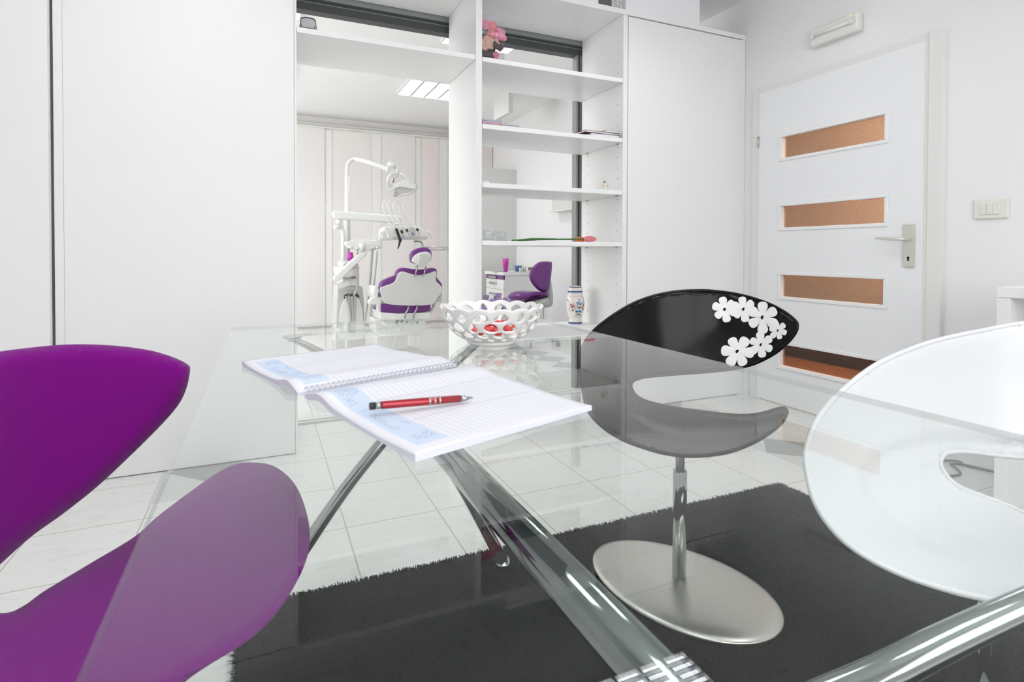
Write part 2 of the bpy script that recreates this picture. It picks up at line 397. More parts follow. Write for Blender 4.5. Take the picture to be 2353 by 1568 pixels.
# ------------------------------------------------------------------ door
d = thing('door_1', None, None, (XW, 2.15, 0), kind='structure')
lf = BM(); XA = XW-.022
panes = [(1.838, 2.503, 1.520, 1.689), (1.8345, 2.503, 1.090, 1.260), (1.834, 2.503, .663, .836), (1.834, 2.503, .232, .405)]
Y0, Y1 = 1.650, 2.659
fi = .018
box(lf, XA, XW+.02, Y0, panes[0][0]+fi, .012, 1.981); box(lf, XA, XW+.02, panes[0][1]-fi, Y1, .012, 1.981)
zs = [1.981]+[v for p in panes for v in (p[3]-fi, p[2]+fi)]+[.012]
for i in range(0, len(zs), 2): box(lf, XA, XW+.02, panes[0][0]+fi, panes[0][1]-fi, zs[i+1], zs[i])
obj('leaf', lf, M['door'], d)
def panemat():
    m_ = mat('brown_cathedral_glass', '8A6248', .15, bump=0); n = NT(m_); t = m_.node_tree; p = t.nodes['Principled BSDF']; out = t.nodes['Material Output']
    tc = n.new('ShaderNodeTexCoord'); sp = n.new('ShaderNodeSeparateXYZ'); n.link(tc.outputs['Object'], sp.inputs[0])
    a = n.m('SINE', n.m('MULTIPLY', sp.outputs[1], 2*PI/.0125)); b_ = n.m('SINE', n.m('MULTIPLY', sp.outputs[2], 2*PI/.0125))
    h_ = n.m('MULTIPLY', a, b_)
    bp = n.new('ShaderNodeBump'); bp.inputs['Strength'].default_value = .9; bp.inputs['Distance'].default_value = .002; n.link(h_, bp.inputs['Height'])
    tr = n.new('ShaderNodeBsdfTransparent'); n.link(n.mix(n.m('MULTIPLY_ADD', h_, .5, .5), lin('E4D6C8'), lin('A89484')), tr.inputs[0])
    g = n.new('ShaderNodeBsdfGlossy'); g.inputs['Roughness'].default_value = .12; n.link(bp.outputs[0], g.inputs['Normal'])
    lw = n.new('ShaderNodeLayerWeight'); lw.inputs[0].default_value = .5; n.link(bp.outputs[0], lw.inputs['Normal'])
    f = n.m('ADD', .05, n.m('MULTIPLY', n.m('POWER', lw.outputs['Facing'], 4), .45))
    mx = n.new('ShaderNodeMixShader'); n.link(f, mx.inputs[0]); n.link(tr.outputs[0], mx.inputs[1]); n.link(g.outputs[0], mx.inputs[2]); n.link(mx.outputs[0], out.inputs[0])
    return m_
M['pane'] = panemat()
for a, b_, c, e in panes:
    fr = BM(); q = .019
    for s in ((a, b_, c, c+q), (a, b_, e-q, e), (a, a+q, c+q, e-q), (b_-q, b_, c+q, e-q)): box(fr, XA-.006, XW+.01, *s)
    o = obj('pane_frame', fr, M['door'], d, bev=.003)
    fr = BM(); box(fr, XW+.004, XW+.008, a+q-.002, b_-q+.002, c+q-.002, e-q+.002); obj('pane', fr, M['pane'], o)
fr = BM()
box(fr, XW-.030, XW+.1, 1.585, 1.648, 0, 2.018); box(fr, XW-.018, XW+.1, 2.660, 2.720, 0, 2.018); box(fr, XW-.018, XW+.1, 1.648, 2.660, 1.982, 2.018)
obj('door_frame', fr, M['doorframe'], d, bev=.002)
b = BM(); box(b, XA-.004, XA-.0005, Y0-.004, Y0+.012, .012, 1.981); obj('edge_seal', b, M['cream'], d)
for z in (1.672, .35):
    b = BM(); tube(b, [(XA-.006, 2.661, z-.032), (XA-.006, 2.661, z+.032)], .006, 10); obj('hinge', b, M['brush'], d)
b = BM(); box(b, XA-.010, XA, 1.703, 1.757, .882, 1.098); hp = obj('handle_plate', b, M['nickel'], d, bev=.005)
b = BM()
lv = cr([(XA-.005, 1.730, 1.022), (XA-.040, 1.732, 1.022), (XA-.052, 1.745, 1.022), (XA-.054, 1.79, 1.024), (XA-.052, 1.862, 1.030)], 6)
tube(b, lv, [.011, .011, .010, .0075, .0085, .006], 12, flat=.8); obj('lever', b, M['nickel'], hp)
b = BM(); tube(b, [(XA-.0105, 1.729, .930), (XA-.0112, 1.729, .930)], .006, 12); box(b, XA-.0112, XA-.0105, 1.725, 1.733, .913, .930); obj('keyhole', b, M['blackp'], hp)
b = BM()
for y, z in ((1.716, 1.088), (1.745, 1.088), (1.730, .892)): tube(b, [(XA-.0103, y, z), (XA-.0118, y, z)], .004, 10)
obj('screw', b, M['steel'], hp)
# hall behind the door
h = BM()
box(h, 5.2, 5.3, 0, 5.6, 0, ZC)                       # far wall
box(h, XW+.12, 5.3, 5.5, 5.6, 0, ZC); box(h, XW+.12, 5.3, -.1, 0, 0, ZC); box(h, XW+.12, 5.3, 0, 5.5, ZC-.05, ZC)
tag(obj('wall_hall', h, M['brownwall']), kind='structure')
tag(boxo('floor_hall', XW+.12, 5.3, 0, 5.5, -.1, -.001, M['brownfloor'], bev=0), kind='structure')
hc = thing('hall_cabinet', 'low dark cabinet standing in the brown hall behind the door panes', 'cabinet', (4.65, 4.0, 0))
boxo('carcass', 4.4, 4.9, 2.6, 5.45, .06, .43, M['browndark'], hc); boxo('plinth', 4.45, 4.88, 2.65, 5.4, 0, .06, M['browndark'], hc)
def hall_fill():  # added, unseen lamp that brightens the hall behind the panes
    t = thing('ceiling_lamp', 'added round lamp, unseen, brightening the hall behind the door', 'lamp', (4.1, 2.2, 2.45))
    b = BM(); lathe(b, [(.03, .15), (.05, .148)], (4.1, 2.2, 2.45)); obj('ceiling_plate', b, M['brush'], t)
    b = BM(); lathe(b, [(.02, .0), (.12, .01), (.17, .05), (.18, .10), (.05, .148)], (4.1, 2.2, 2.45)); obj('shade', b, mat('hall_fill_glow', 'FFF8F0', .5, emit=250), t)
hall_fill()

# ------------------------------------------------------------------ wall fittings
sw = thing('light_switch', 'white oblong light switch plate with three rockers beside the door', 'light switch', (XW, 1.399, 1.10))
b = BM(); box(b, XW-.011, XW, 1.334, 1.464, 1.106, 1.194); obj('cover_plate', b, M['cream'], sw, bev=.008, seg=4)
for k in range(3): boxo('rocker', XW-.0145, XW-.010, 1.364+k*.0245, 1.3875+k*.0245, 1.126, 1.172, M['cream'], sw, bev=.001)
el = thing('emergency_light', 'white oblong emergency light fixed high on the wall above the door', 'lamp', (XW, 2.138, 2.15))
b = BM(); box(b, XW-.045, XW, 1.992, 2.284, 2.150, 2.252); obj('housing', b, M['plast'], el, bev=.012, seg=4)
b = BM(); tube(b, [(XW-.053, 2.03, 2.205), (XW-.053, 2.25, 2.205)], .008, 12); obj('tube', b, M['tubeoff'], el)
for y in (2.022, 2.252): boxo('tube_holder', XW-.064, XW-.045, y-.006, y+.012, 2.192, 2.218, M['plast'], el)
b = BM(); ball(b, (XW-.046, 2.035, 2.243), .003); obj('indicator', b, mat('green_led', 'CFE04A', .4, emit=1), el)

# ------------------------------------------------------------------ ceiling lamps
def luminaire(cx, cy, s=.60):
    t = thing('ceiling_lamp', 'x', 'lamp', (cx, cy, ZC-.03), group='square louvred ceiling lamps')
    h = s/2
    b = BM(); box(b, cx-h+.012, cx+h-.012, cy-h+.012, cy+h-.012, ZC-.006, ZC-.002); obj('diffuser', b, M['lampon'], t)
    b = BM()
    for q in ((-h, h, -h, -h+.012), (-h, h, h-.012, h), (-h, -h+.012, -h+.012, h-.012), (h-.012, h, -h+.012, h-.012)):
        box(b, cx+q[0], cx+q[1], cy+q[2], cy+q[3], ZC-.030, ZC-.0005)
    obj('frame', b, M['plast'], t)
    b = BM()
    for k in (1, 2, 3):
        x = cx-h+k*s/4; box(b, x-.008, x+.008, cy-h+.012, cy+h-.012, ZC-.029, ZC-.007)
    for k in range(1, 11):
        y = cy-h+k*s/11
        prism(b, [Vector((cx-h+.012, y-.002, ZC-.028)), Vector((cx-h+.012, y+.002, ZC-.028)), Vector((cx-h+.012, y+.009, ZC-.008)), Vector((cx-h+.012, y-.009, ZC-.008))], (s-.024, 0, 0))
    obj('louvre', b, M['grid'], t)
    return t
L0 = luminaire(1.59, 5.63)
L0['label'] = 'square louvred ceiling lamp in the surgery, seen through the left shelf opening'
for dx, dy, lb in ((-1.64, 0, 'square louvred ceiling lamp in the surgery above the curtains, far left'), (0, -1.60, 'square louvred ceiling lamp in the surgery, just behind the flower box shelf'),
                   (-1.64, -1.60, 'square louvred ceiling lamp in the surgery, half hidden above the grey cradle'), (.14, -3.62, 'square louvred ceiling lamp over the right side of the office'),
                   (-1.85, -3.62, 'square louvred ceiling lamp over the purple chair side of the office, unseen, kept for its light'), (.14, -5.4, 'square louvred ceiling lamp near the white chair, unseen, kept for its light'),
                   (-1.85, -5.4, 'square louvred ceiling lamp above the near left of the table, unseen, kept for its light'), (-.9, -6.7, 'square louvred ceiling lamp near the added rear window, unseen, kept for its light')):
    copytree(L0, (dx, dy, 0), lb)  # last four copies are unseen, kept for the light they give

# ------------------------------------------------------------------ rug
RX0, RX1, RY0, RY1 = -.06, 1.915, -.6, 1.615
rg = thing('rug', 'dark charcoal shaggy rug lying under the glass table', 'rug', (.93, .5, 0))
M['rug'] = mat('charcoal_rug', '181B1D', .95, bump=1.0, scale=260, var=.35, spec=.1)
b = BM(); box(b, RX0, RX1, RY0, RY1, .0015, .012); obj('backing', b, M['rug'], rg, bev=.004)
def blades(n, reg, out=None):
    vs, fs = [], []
    for i in range(n):
        x = random.uniform(reg[0], reg[1]); y = random.uniform(reg[2], reg[3]); a = random.uniform(0, 2*PI); L = random.uniform(.003, .010); h = random.uniform(.003, .008)
        if out: L *= random.uniform(.6, 2.0) if random.random() < .35 else .7; L *= 1.5; dx, dy = out[0]*L+math.cos(a)*.004, out[1]*L+math.sin(a)*.004
        else: dx, dy = math.cos(a)*L, math.sin(a)*L
        px_, py_ = -dy, dx; q = .0011/max(1e-6, math.hypot(px_, py_)); px_ *= q; py_ *= q
        k = len(vs); z0 = .0115 if not out else random.uniform(.003, .011)
        vs += [(x-px_, y-py_, z0), (x+px_, y+py_, z0), (x+dx*.6+px_*.8, y+dy*.6+py_*.8, z0+h), (x+dx*.6-px_*.8, y+dy*.6-py_*.8, z0+h), (x+dx, y+dy, z0+h*(.5 if out else 1.1))]
        fs += [(k, k+1, k+2, k+3), (k+3, k+2, k+4)]
    return vs, fs
def pyobj(name, vs, fs, mt, parent=None, smooth=False):
    me = bpy.data.meshes.new(name); P = WL[parent.name] if parent else Vector()
    me.from_pydata([tuple(Vector(v)-P) for v in vs], [], fs); me.materials.append(mt)
    if smooth: me.polygons.foreach_set('use_smooth', [True]*len(me.polygons))
    o = bpy.data.objects.new(name, me); COL.objects.link(o); o.parent = parent; WL[o.name] = P.copy()
    return o
vs, fs = blades(42000, (RX0, RX1, .1, RY1))
for n_, reg, o_ in ((4200, (RX0, RX1, RY1-.004, RY1+.001), (0, 1)), (3600, (RX1-.004, RX1+.001, 0, RY1), (1, 0)), (2500, (RX0-.001, RX0+.003, 0, RY1), (-1, 0))):
    v2, f2 = blades(n_, reg, o_); k = len(vs); vs += v2; fs += [tuple(i+k for i in f) for f in f2]
tag(pyobj('pile', vs, fs, M['rug'], rg), kind='stuff')

# ------------------------------------------------------------------ glass table
TX0, TX1, TY0, TY1, TZ = -.0885, .842, .09, 1.812, .73
tb = thing('glass_table', 'large rectangular clear glass table on crossed chrome legs', 'table', (.377, .95, .012))
b = BM(); c_ = .004
box(b, TX0, TX1, TY0, TY1, TZ-.010, TZ)
for f in b.faces:
    f.material_index = 0 if f.normal.z > .5 else 0
b.normal_update()
for f in b.faces: f.material_index = 0 if f.normal.z > .5 else (1 if f.normal.z < -.5 else 2)
tt = obj('table_top', b, [M['glass'], M['glassu'], M['edge']], tb)
def trestle(yh, py, fy):
    """two bent tubular legs crossing at the beam; feet and glass pads"""
    for s in (-1, 1):
        b = BM(); yo = .012*s; k_ = 1.42 if s > 0 else 1.0
        mx_ = lambda q: py*q+yh*(1-q); fx_ = lambda q: fy*q+yh*(1-q)
        P = cr([(.377+s*.300, mx_(1), .708), (.377+s*.240, mx_(.8), .676), (.377+s*.12, mx_(.4)+.5*yo, .597), (.377, yh+yo, .500), (.377-s*.11*k_, fx_(.35)+yo, .335), (.377-s*.205*k_, fx_(.7)+yo, .16), (.377-s*.276*k_, fy, .022)], 8)
        tube(b, P, [.008, .0105, .0145, .016, .017, .018, .019], 20)
        lg = obj('leg', b, M['chrome'], tb)
        b = BM(); lathe(b, [(.026, 0), (.027, .004), (.021, .012), (.017, .02)], (.377-s*.278*k_, fy, .012), 24); obj('foot', b, M['chrome'], lg)
        b = BM(); lathe(b, [(.010, -.016), (.014, -.010), (.026, -.004), (.027, -.0002)], (.377+s*.305, py, TZ-.010), 28); obj('glass_pad', b, M['chrome'], lg)
trestle(1.545, 1.64, 1.53); trestle(.35, .20, .30)
b = BM(); tube(b, [(.377, .35, .499), (.377, 1.545, .499)], .031, 32); obj('beam', b, M['dchrome'], tb)

# ------------------------------------------------------------------ one-piece lounge chairs
def poly_grid(outline, cell):
    bm = BM(); vs = [bm.verts.new((p.x, p.y, 0)) for p in outline]; f = bm.faces.new(vs)
    bmesh.ops.triangulate(bm, faces=[f], ngon_method='EAR_CLIP')
    xs = [p.x for p in outline]; ys = [p.y for p in outline]
    for ax, lo, hi in ((0, min(xs), max(xs)), (1, min(ys), max(ys))):
        v = math.ceil(lo/cell)*cell
        while v < hi:
            co = (v, 0, 0) if ax == 0 else (0, v, 0); no = (1, 0, 0) if ax == 0 else (0, 1, 0)
            bmesh.ops.bisect_plane(bm, geom=bm.verts[:]+bm.edges[:]+bm.faces[:], dist=1e-4, plane_co=co, plane_no=no)
            v += cell
    bmesh.ops.dissolve_limit(bm, angle_limit=.001, verts=[], edges=[e for e in bm.edges if len(e.link_faces) == 2 and abs(e.verts[0].co.x-e.verts[1].co.x) > 1e-3 and abs(e.verts[0].co.y-e.verts[1].co.y) > 1e-3])
    return bm
def edge_dist(P, O):
    P = np.array(P); O = np.array(O); A = O; B = np.roll(O, -1, 0); d = B-A; L = (d**2).sum(1)+1e-12
    out = np.empty(len(P))
    for i in range(0, len(P), 2000):
        p = P[i:i+2000, None, :]; t = np.clip(((p-A)*d).sum(2)/L, 0, 1); q = A+t[..., None]*d
        out[i:i+2000] = np.sqrt(((p-q)**2).sum(2)).min(1)
    return out
def inflate(name, outline, tf, T, w, cell, mt, parent, dome=0):
    """closed body: front and back skins meeting in a rounded rim; T thick, w rim width (metres)"""
    g = poly_grid(outline, cell); g.verts.index_update()
    V = [(v.co.x, v.co.y) for v in g.verts]; d = edge_dist(V, [(p.x, p.y) for p in outline])
    bm = BM(); fr, bk = [], []
    for (x, y), di in zip(V, d):
        t = tf(x, y); dm = di*t/F
        if dm < 1e-5: v = bm.verts.new(D(x, y, t)); fr.append(v); bk.append(v)
        else:
            h = T/2*math.sqrt(max(0, 1-(1-min(dm/w, 1))**2)); hf = h+dome*min(dm/.12, 1)**.7
            fr.append(bm.verts.new(D(x, y, t-hf))); bk.append(bm.verts.new(D(x, y, t+h)))
    for f in g.faces:
        ix = [v.index for v in f.verts]
        for L, rev in ((fr, True), (bk, False)):
            q = [L[i] for i in (ix[::-1] if rev else ix)]
            try: nf = bm.faces.new(q); nf.smooth = True
            except ValueError: pass
    g.free(); bmesh.ops.recalc_face_normals(bm, faces=bm.faces[:])
    return obj(name, bm, mt, parent, smooth=True)
def rimtube(name, outline, tf, r, mt, parent):
    b = BM(); tube(b, [D(p.x, p.y, tf(p.x, p.y)) for p in outline], r, 8, closed=True)
    return obj(name, b, mt, parent)
def interp(x, xs, ys): return float(np.interp(x, xs, ys))
def smooth_interp(xs, ys):
    """monotone-ish cubic through points"""
    xs = np.array(xs, float); ys = np.array(ys, float); m_ = np.gradient(ys, xs)
    def f(x):
        if x <= xs[0]: return ys[0]+m_[0]*(x-xs[0])*.5
        if x >= xs[-1]: return ys[-1]+m_[-1]*(x-xs[-1])*.5
        i = int(np.searchsorted(xs, x)-1); h = xs[i+1]-xs[i]; t = (x-xs[i])/h
        return float((2*t**3-3*t**2+1)*ys[i]+(t**3-2*t*t+t)*h*m_[i]+(-2*t**3+3*t*t)*ys[i+1]+(t**3-t*t)*h*m_[i+1])
    return f
def pedestal(t, c, ztop, ang, zf=.0125, neck=.064):
    """oval domed foot and telescopic column"""
    b = BM(); seg = 72; ca, sa = math.cos(ang), math.sin(ang)
    prof = [(0.985, -.006), (1.0, 0), (.99, .004), (.93, .009), (.8, .0135), (.6, .018), (.35, .022), (.1, .024)]
    rings = []
    for k, z in prof:
        R_ = []
        for i in range(seg):
            a = 2*PI*i/seg; x = .275*k*math.cos(a); y = .188*k*math.sin(a)*(1+.06*math.cos(a))
            R_.append(b.verts.new((c[0]+x*ca-y*sa, c[1]+x*sa+y*ca, zf+.0065+z)))
        rings.append(R_)
    for i in range(len(rings)-1):
        for k in range(seg):
            f = b.faces.new((rings[i][k], rings[i][(k+1) % seg], rings[i+1][(k+1) % seg], rings[i+1][k])); f.smooth = True
    b.faces.new(rings[0][::-1]); b.faces.new(rings[-1])
    obj('base_plate', b, M['steel'], t)
    b = BM(); zc = ztop-neck
    lathe(b, [(.019, zf+.030), (.019, zc-.004), (.017, zc)], (c[0], c[1], 0), 28); obj('column', b, M['chrome'], t)
    b = BM(); lathe(b, [(.0125, zc-.02), (.0125, ztop-.012), (.05, ztop-.006), (.055, ztop)], (c[0], c[1], 0), 24); obj('gas_lift', b, M['brush'], t)

# black chair
BO = [(1832, 750), (1826, 736), (1800, 716), (1760, 696), (1700, 678), (1640, 669.5), (1600, 668), (1550, 671), (1500, 681), (1450, 700), (1400, 731), (1362, 763), (1340, 795), (1333, 830), (1334, 866), (1340, 898), (1348, 935), (1361, 958), (1390, 985.5), (1426, 1008), (1468, 1025), (1524, 1041), (1580, 1048), (1637, 1045), (1693, 1033), (1749, 1008), (1791, 977), (1807, 952), (1806, 941), (1797, 938), (1777, 943), (1749, 951), (1715, 955), (1665, 953), (1608, 946), (1552, 938), (1496, 926), (1471, 916), (1457, 904), (1450, 888), (1454, 877), (1468, 870), (1496, 865), (1552, 860), (1608, 856), (1651, 852), (1690, 847), (1735, 835), (1777, 814), (1805, 792), (1825, 769)]
TB = smooth_interp([668, 760, 860, 925, 960, 1000, 1030, 1048], [1.86, 1.835, 1.785, 1.74, 1.68, 1.58, 1.47, 1.385])
def sstep(v, a, b):
    t = min(max((v-a)/(b-a), 0), 1); return t*t*(3-2*t)
tfb = lambda x, y: TB(y) - .17*((x-1578)/253)**2 + .014*sstep(y, 850, 905)*sstep(((x-1610)/(195 if x < 1610 else 330))**2+((y-880)/118)**2, 1.12, .88)
bo = cr([(x, y, 0) for x, y in BO], 5, True)
pc = D(1563, 1010, 1.56)
bc = thing('swivel_chair', 'glossy black shell swivel chair with white daisy stickers on its back', 'chair', (pc.x, pc.y, .012))
inflate('shell', bo, tfb, .009, .006, 9, M['blackg'], bc)
rimtube('rim', bo, tfb, .0052, M['blackg'], bc)
for fx, fy, fr_, ph in ((1665.3, 711.3, 29, .2), (1709, 710.8, 29, .15), (1752.6, 729.9, 37, .0), (1787.7, 760, 21, .25), (1749, 792.7, 29, .1), (1694.8, 808.4, 37, .45)):
    b = BM(); cvt = b.verts.new(D(fx, fy, tfb(fx, fy)-.0085)); P_ = []
    for j in range(144):
        q = 2*PI*j/144; k = (q-ph-PI/2)/(PI/3); e_ = abs(k-round(k))*2; rr_ = fr_*(.36+.64*max(0, 1-e_**3.2)**.6)*(1+.05*math.sin(round(k)*2.3+fx))
        X_, Y_ = fx+rr_*math.cos(q), fy-rr_*math.sin(q); P_.append(b.verts.new(D(X_, Y_, tfb(X_, Y_)-.0085)))
    for j in range(144): b.faces.new((cvt, P_[j], P_[(j+1) % 144]))
    o = obj('daisy_sticker', b, M['decal'], bc)
    b = BM(); b.faces.new([b.verts.new(D(fx+fr_*.125*math.cos(q*PI/10), fy+fr_*.125*math.sin(q*PI/10), tfb(fx, fy)-.0098)) for q in range(20)])
    obj('flower_centre', b, M['blackg'], o)
pedestal(bc, (pc.x, pc.y), .408, math.atan2(-.946, .324))

# white chair
WO = [(2353, 743), (2257, 760), (2199, 771.5), (2140, 786), (2081, 806.7), (2023, 833), (1979, 862), (1930, 903), (1886.5, 952), (1859.5, 1006.5), (1851.5, 1055), (1857, 1098), (1870, 1147), (1897, 1195.7), (1940.5, 1244), (1994.6, 1282), (2059.5, 1314.6), (2124, 1339), (2205, 1363), (2286.5, 1379.5), (2353, 1388), (2450, 1385), (2560, 1350), (2650, 1290), (2700, 1240), (2712, 1215), (2690, 1206), (2600, 1218), (2500, 1216), (2420, 1200), (2353, 1179), (2313, 1161), (2260, 1141.6), (2205, 1120), (2178, 1098), (2161, 1071), (2164, 1050), (2178, 1040), (2221, 1038), (2286, 1046), (2353, 1052), (2460, 1055), (2560, 1030), (2640, 980), (2700, 910), (2728, 860), (2724, 842), (2690, 815), (2620, 780), (2530, 755), (2440, 742)]
TW = smooth_interp([742, 900, 1045, 1120, 1200, 1290, 1350, 1390], [1.24, 1.22, 1.18, 1.14, 1.07, .95, .86, .79])
tfw = lambda x, y: TW(y) - .2*((x-2290)/437)**2 + .013*sstep(((x-2330)/345)**2+((y-1165-(x-2330)*.18)/(150))**2, 1.10, .90) + .006*sstep(((x-2330)/275)**2+((y-1175-(x-2330)*.18)/(95))**2, 1.15, .85)
wo = cr([(x, y, 0) for x, y in WO], 6, True)
pw = D(2281, 1250, .95)
wc = thing('swivel_chair', 'glossy white shell swivel chair at the right edge of the table', 'chair', (pw.x, pw.y, .012))
inflate('shell', wo, tfw, .009, .006, 14, M['whiteg'], wc)
rimtube('rim', wo, tfw, .0052, M['whiteg'], wc)
pedestal(wc, (pw.x, pw.y), .385, math.atan2(-.5, .8), neck=.035)

# purple chair
PO = [(437, 850), (431, 838), (412, 827), (380, 815), (345, 805.5), (290, 797), (220, 792), (150, 792), (80, 798), (0, 808), (-80, 825), (-180, 860), (-270, 915), (-330, 990), (-360, 1080), (-362, 1180), (-335, 1300), (-280, 1420), (-190, 1540), (-60, 1650), (80, 1710), (220, 1705), (340, 1640), (433, 1562), (479, 1530), (546, 1489), (598, 1450), (644, 1399), (685, 1332), (706, 1280), (712, 1239), (708, 1193), (690, 1136), (665, 1098), (625, 1070), (577, 1063), (536, 1069), (495, 1090), (443, 1126), (361, 1188), (309, 1234), (206, 1296), (103, 1358), (57, 1391), (16, 1409), (-30, 1404), (-55, 1383), (-52, 1350), (-30, 1322), (0, 1298), (72, 1234), (144, 1182), (221, 1121), (288, 1059), (361, 987), (407, 935), (428, 894)]
def tfp(x, y):
    tb_ = .80+.22*x/437 + .05*math.sin(PI*min(max((x+330)/767, 0), 1))
    zs_ = .455+(.07*((x-430)/280)**2 if x > 430 else 0)+(.05*((x-100)/400)**2 if x < 100 else 0)
    ts_ = (.95-zs_)*1281/(max(y, 1000)-580)
    ts_ = min(ts_, 1.25)
    g = interp(x, [-60, 0, 220, 430, 600], [1370, 1354, 1200, 1010, 900]); w_ = 40+max(0, -x)*.6
    a = min(max((y-g+w_)/(2*w_), 0), 1); a = a*a*(3-2*a)
    return tb_*(1-a)+ts_*a
po = cr([(x, y, 0) for x, y in PO], 5, True)
pp = D(350, 1400, .83)
pcx = thing('swivel_chair', 'purple upholstered lounge chair tucked under the left side of the glass table', 'chair', (pp.x, pp.y, .012))
inflate('upholstery', po, tfp, .042, .028, 13, M['purple'], pcx)
pedestal(pcx, (pp.x, pp.y), .418, math.atan2(.6, .8))

# ------------------------------------------------------------------ notebook and pen
def pagemat():
    m_ = mat('printed_planner_page', 'F6F6FA', .6); n = NT(m_); b = m_.node_tree.nodes['Principled BSDF']
    uv = n.new('ShaderNodeUVMap'); sp = n.new('ShaderNodeSeparateXYZ'); n.link(uv.outputs[0], sp.inputs[0]); u, v = sp.outputs[0], sp.outputs[1]
    bandm = n.m('MULTIPLY', n.band(u, .06, .205), n.band(v, .07, .93))
    c = n.mix(bandm, lin('DFDFE6'), lin('C6D4E8'))
    lines = n.m('MULTIPLY', n.m('LESS_THAN', n.m('FRACT', n.m('MULTIPLY', u, 30)), .10), n.m('MULTIPLY', n.band(u, .23, .97), n.band(v, .06, .95)))
    rows = n.m('MULTIPLY', n.m('LESS_THAN', n.m('FRACT', n.m('MULTIPLY', v, 3.05)), .022), n.band(u, .22, .97))
    c = n.mix(n.m('MULTIPLY', n.m('MAXIMUM', lines, rows), .8), c, lin('BFC0CC'))
    mp = n.new('ShaderNodeCombineXYZ'); n.link(n.m('FLOOR', n.m('MULTIPLY', u, 95)), mp.inputs[0]); n.link(n.m('MULTIPLY', v, 60), mp.inputs[1])
    no = n.new('ShaderNodeTexNoise'); no.inputs['Scale'].default_value = 1.0; no.inputs['Detail'].default_value = 2; n.link(mp.outputs[0], no.inputs['Vector'])
    big = n.new('ShaderNodeTexNoise'); big.inputs['Scale'].default_value = 5; n.link(uv.outputs[0], big.inputs['Vector'])
    txt = n.m('MULTIPLY', n.m('MULTIPLY', n.m('GREATER_THAN', no.outputs[0], .5), n.m('GREATER_THAN', big.outputs[0], .46)), n.m('MULTIPLY', n.band(u, .085, .185), n.band(v, .12, .88)))
    txt = n.m('MULTIPLY', txt, n.m('LESS_THAN', n.m('FRACT', n.m('MULTIPLY', u, 95)), .6))
    c = n.mix(n.m('MULTIPLY', txt, .7), c, lin('8C98B0'))
    n.link(c, b.inputs['Base Color']); return m_
M['page'] = pagemat()
M['pageedge'] = mat('page_edges', 'D9D9E6', .7)
nb = thing('notebook', 'open white spiral planner with pale blue header bands on the glass table', 'notebook', (.2, .95, TZ))
def page(name, ns, fs_, fo, no_, lift):
    """corners: near spine, far spine, far outer, near outer (world xy)"""
    NU, NV = 24, 36; bm = BM(); uvl = bm.loops.layers.uv.new('UVMap'); T_, B_ = [], []
    for i in range(NU+1):
        u = i/NU; a, c = [], []
        for j in range(NV+1):
            v = j/NV
            s = Vector(ns).lerp(Vector(fs_), u); o_ = Vector(no_).lerp(Vector(fo), u); p = s.lerp(o_, v)
            side = Vector((-(o_-s).y, (o_-s).x)).normalized()
            h = .0045 + .0085*math.exp(-((v-.17)/.11)**2)*(1-.25*u) - .0022*max(0, 1-v/.05) + lift*max(0, v-.75)**2 + .0012*math.sin(u*5+v*7)*(v > .02)
            a.append(bm.verts.new((p.x, p.y, TZ+.002+h))); c.append(bm.verts.new((p.x, p.y, TZ+.0004+max(0, h-.0075))))
        T_.append(a); B_.append(c)
    def face(q, uvs, mi):
        f = bm.faces.new(q); f.material_index = mi; f.smooth = mi == 0
        for l, w_ in zip(f.loops, uvs): l[uvl].uv = w_
    for i in range(NU):
        for j in range(NV):
            face((T_[i][j], T_[i+1][j], T_[i+1][j+1], T_[i][j+1]), [(i/NU, j/NV), ((i+1)/NU, j/NV), ((i+1)/NU, (j+1)/NV), (i/NU, (j+1)/NV)], 0)
            face((B_[i][j], B_[i][j+1], B_[i+1][j+1], B_[i+1][j]), [(0, 0)]*4, 1)
    for i in range(NU):
        for j in (0, NV): face((T_[i][j], T_[i+1][j], B_[i+1][j], B_[i][j]), [(0, 0)]*4, 1)
    for j in range(NV):
        for i in (0, NU): face((T_[i][j], T_[i][j+1], B_[i][j+1], B_[i][j]), [(0, 0)]*4, 1)
    bmesh.ops.recalc_face_normals(bm, faces=bm.faces[:])
    return obj(name, bm, [M['page'], M['pageedge']], nb)
Zp = TZ+.008
g2 = lambda x, y, z=Zp: at(x, y, Z=z).to_2d()
page('page_block', g2(700, 903), g2(1066, 838), g2(1360, 931), g2(954, 1046), .02)
page('page_block', g2(684, 899), g2(1050, 834), g2(866, 791, TZ+.008), g2(556, 833, TZ+.008), .05)
b = BM(); A_, B2 = at(694, 903, Z=TZ+.004), at(1058, 838, Z=TZ+.004); ax = (B2-A_).normalized(); sd_ = Vector((-ax.y, ax.x, 0))
for k in range(34):
    c = A_.lerp(B2, (k+.7)/34.4)
    for w_ in (0, .0022):
        tube(b, [c+ax*w_+sd_*(.0062*math.cos(q))+Vector((0, 0, .0058*math.sin(q)+.0022)) for q in np.linspace(-.2, PI+.2, 9)], .00045, 5)
obj('spiral_binding', b, mat('grey_wire', 'C2C4CE', .35, metal=.5), nb)
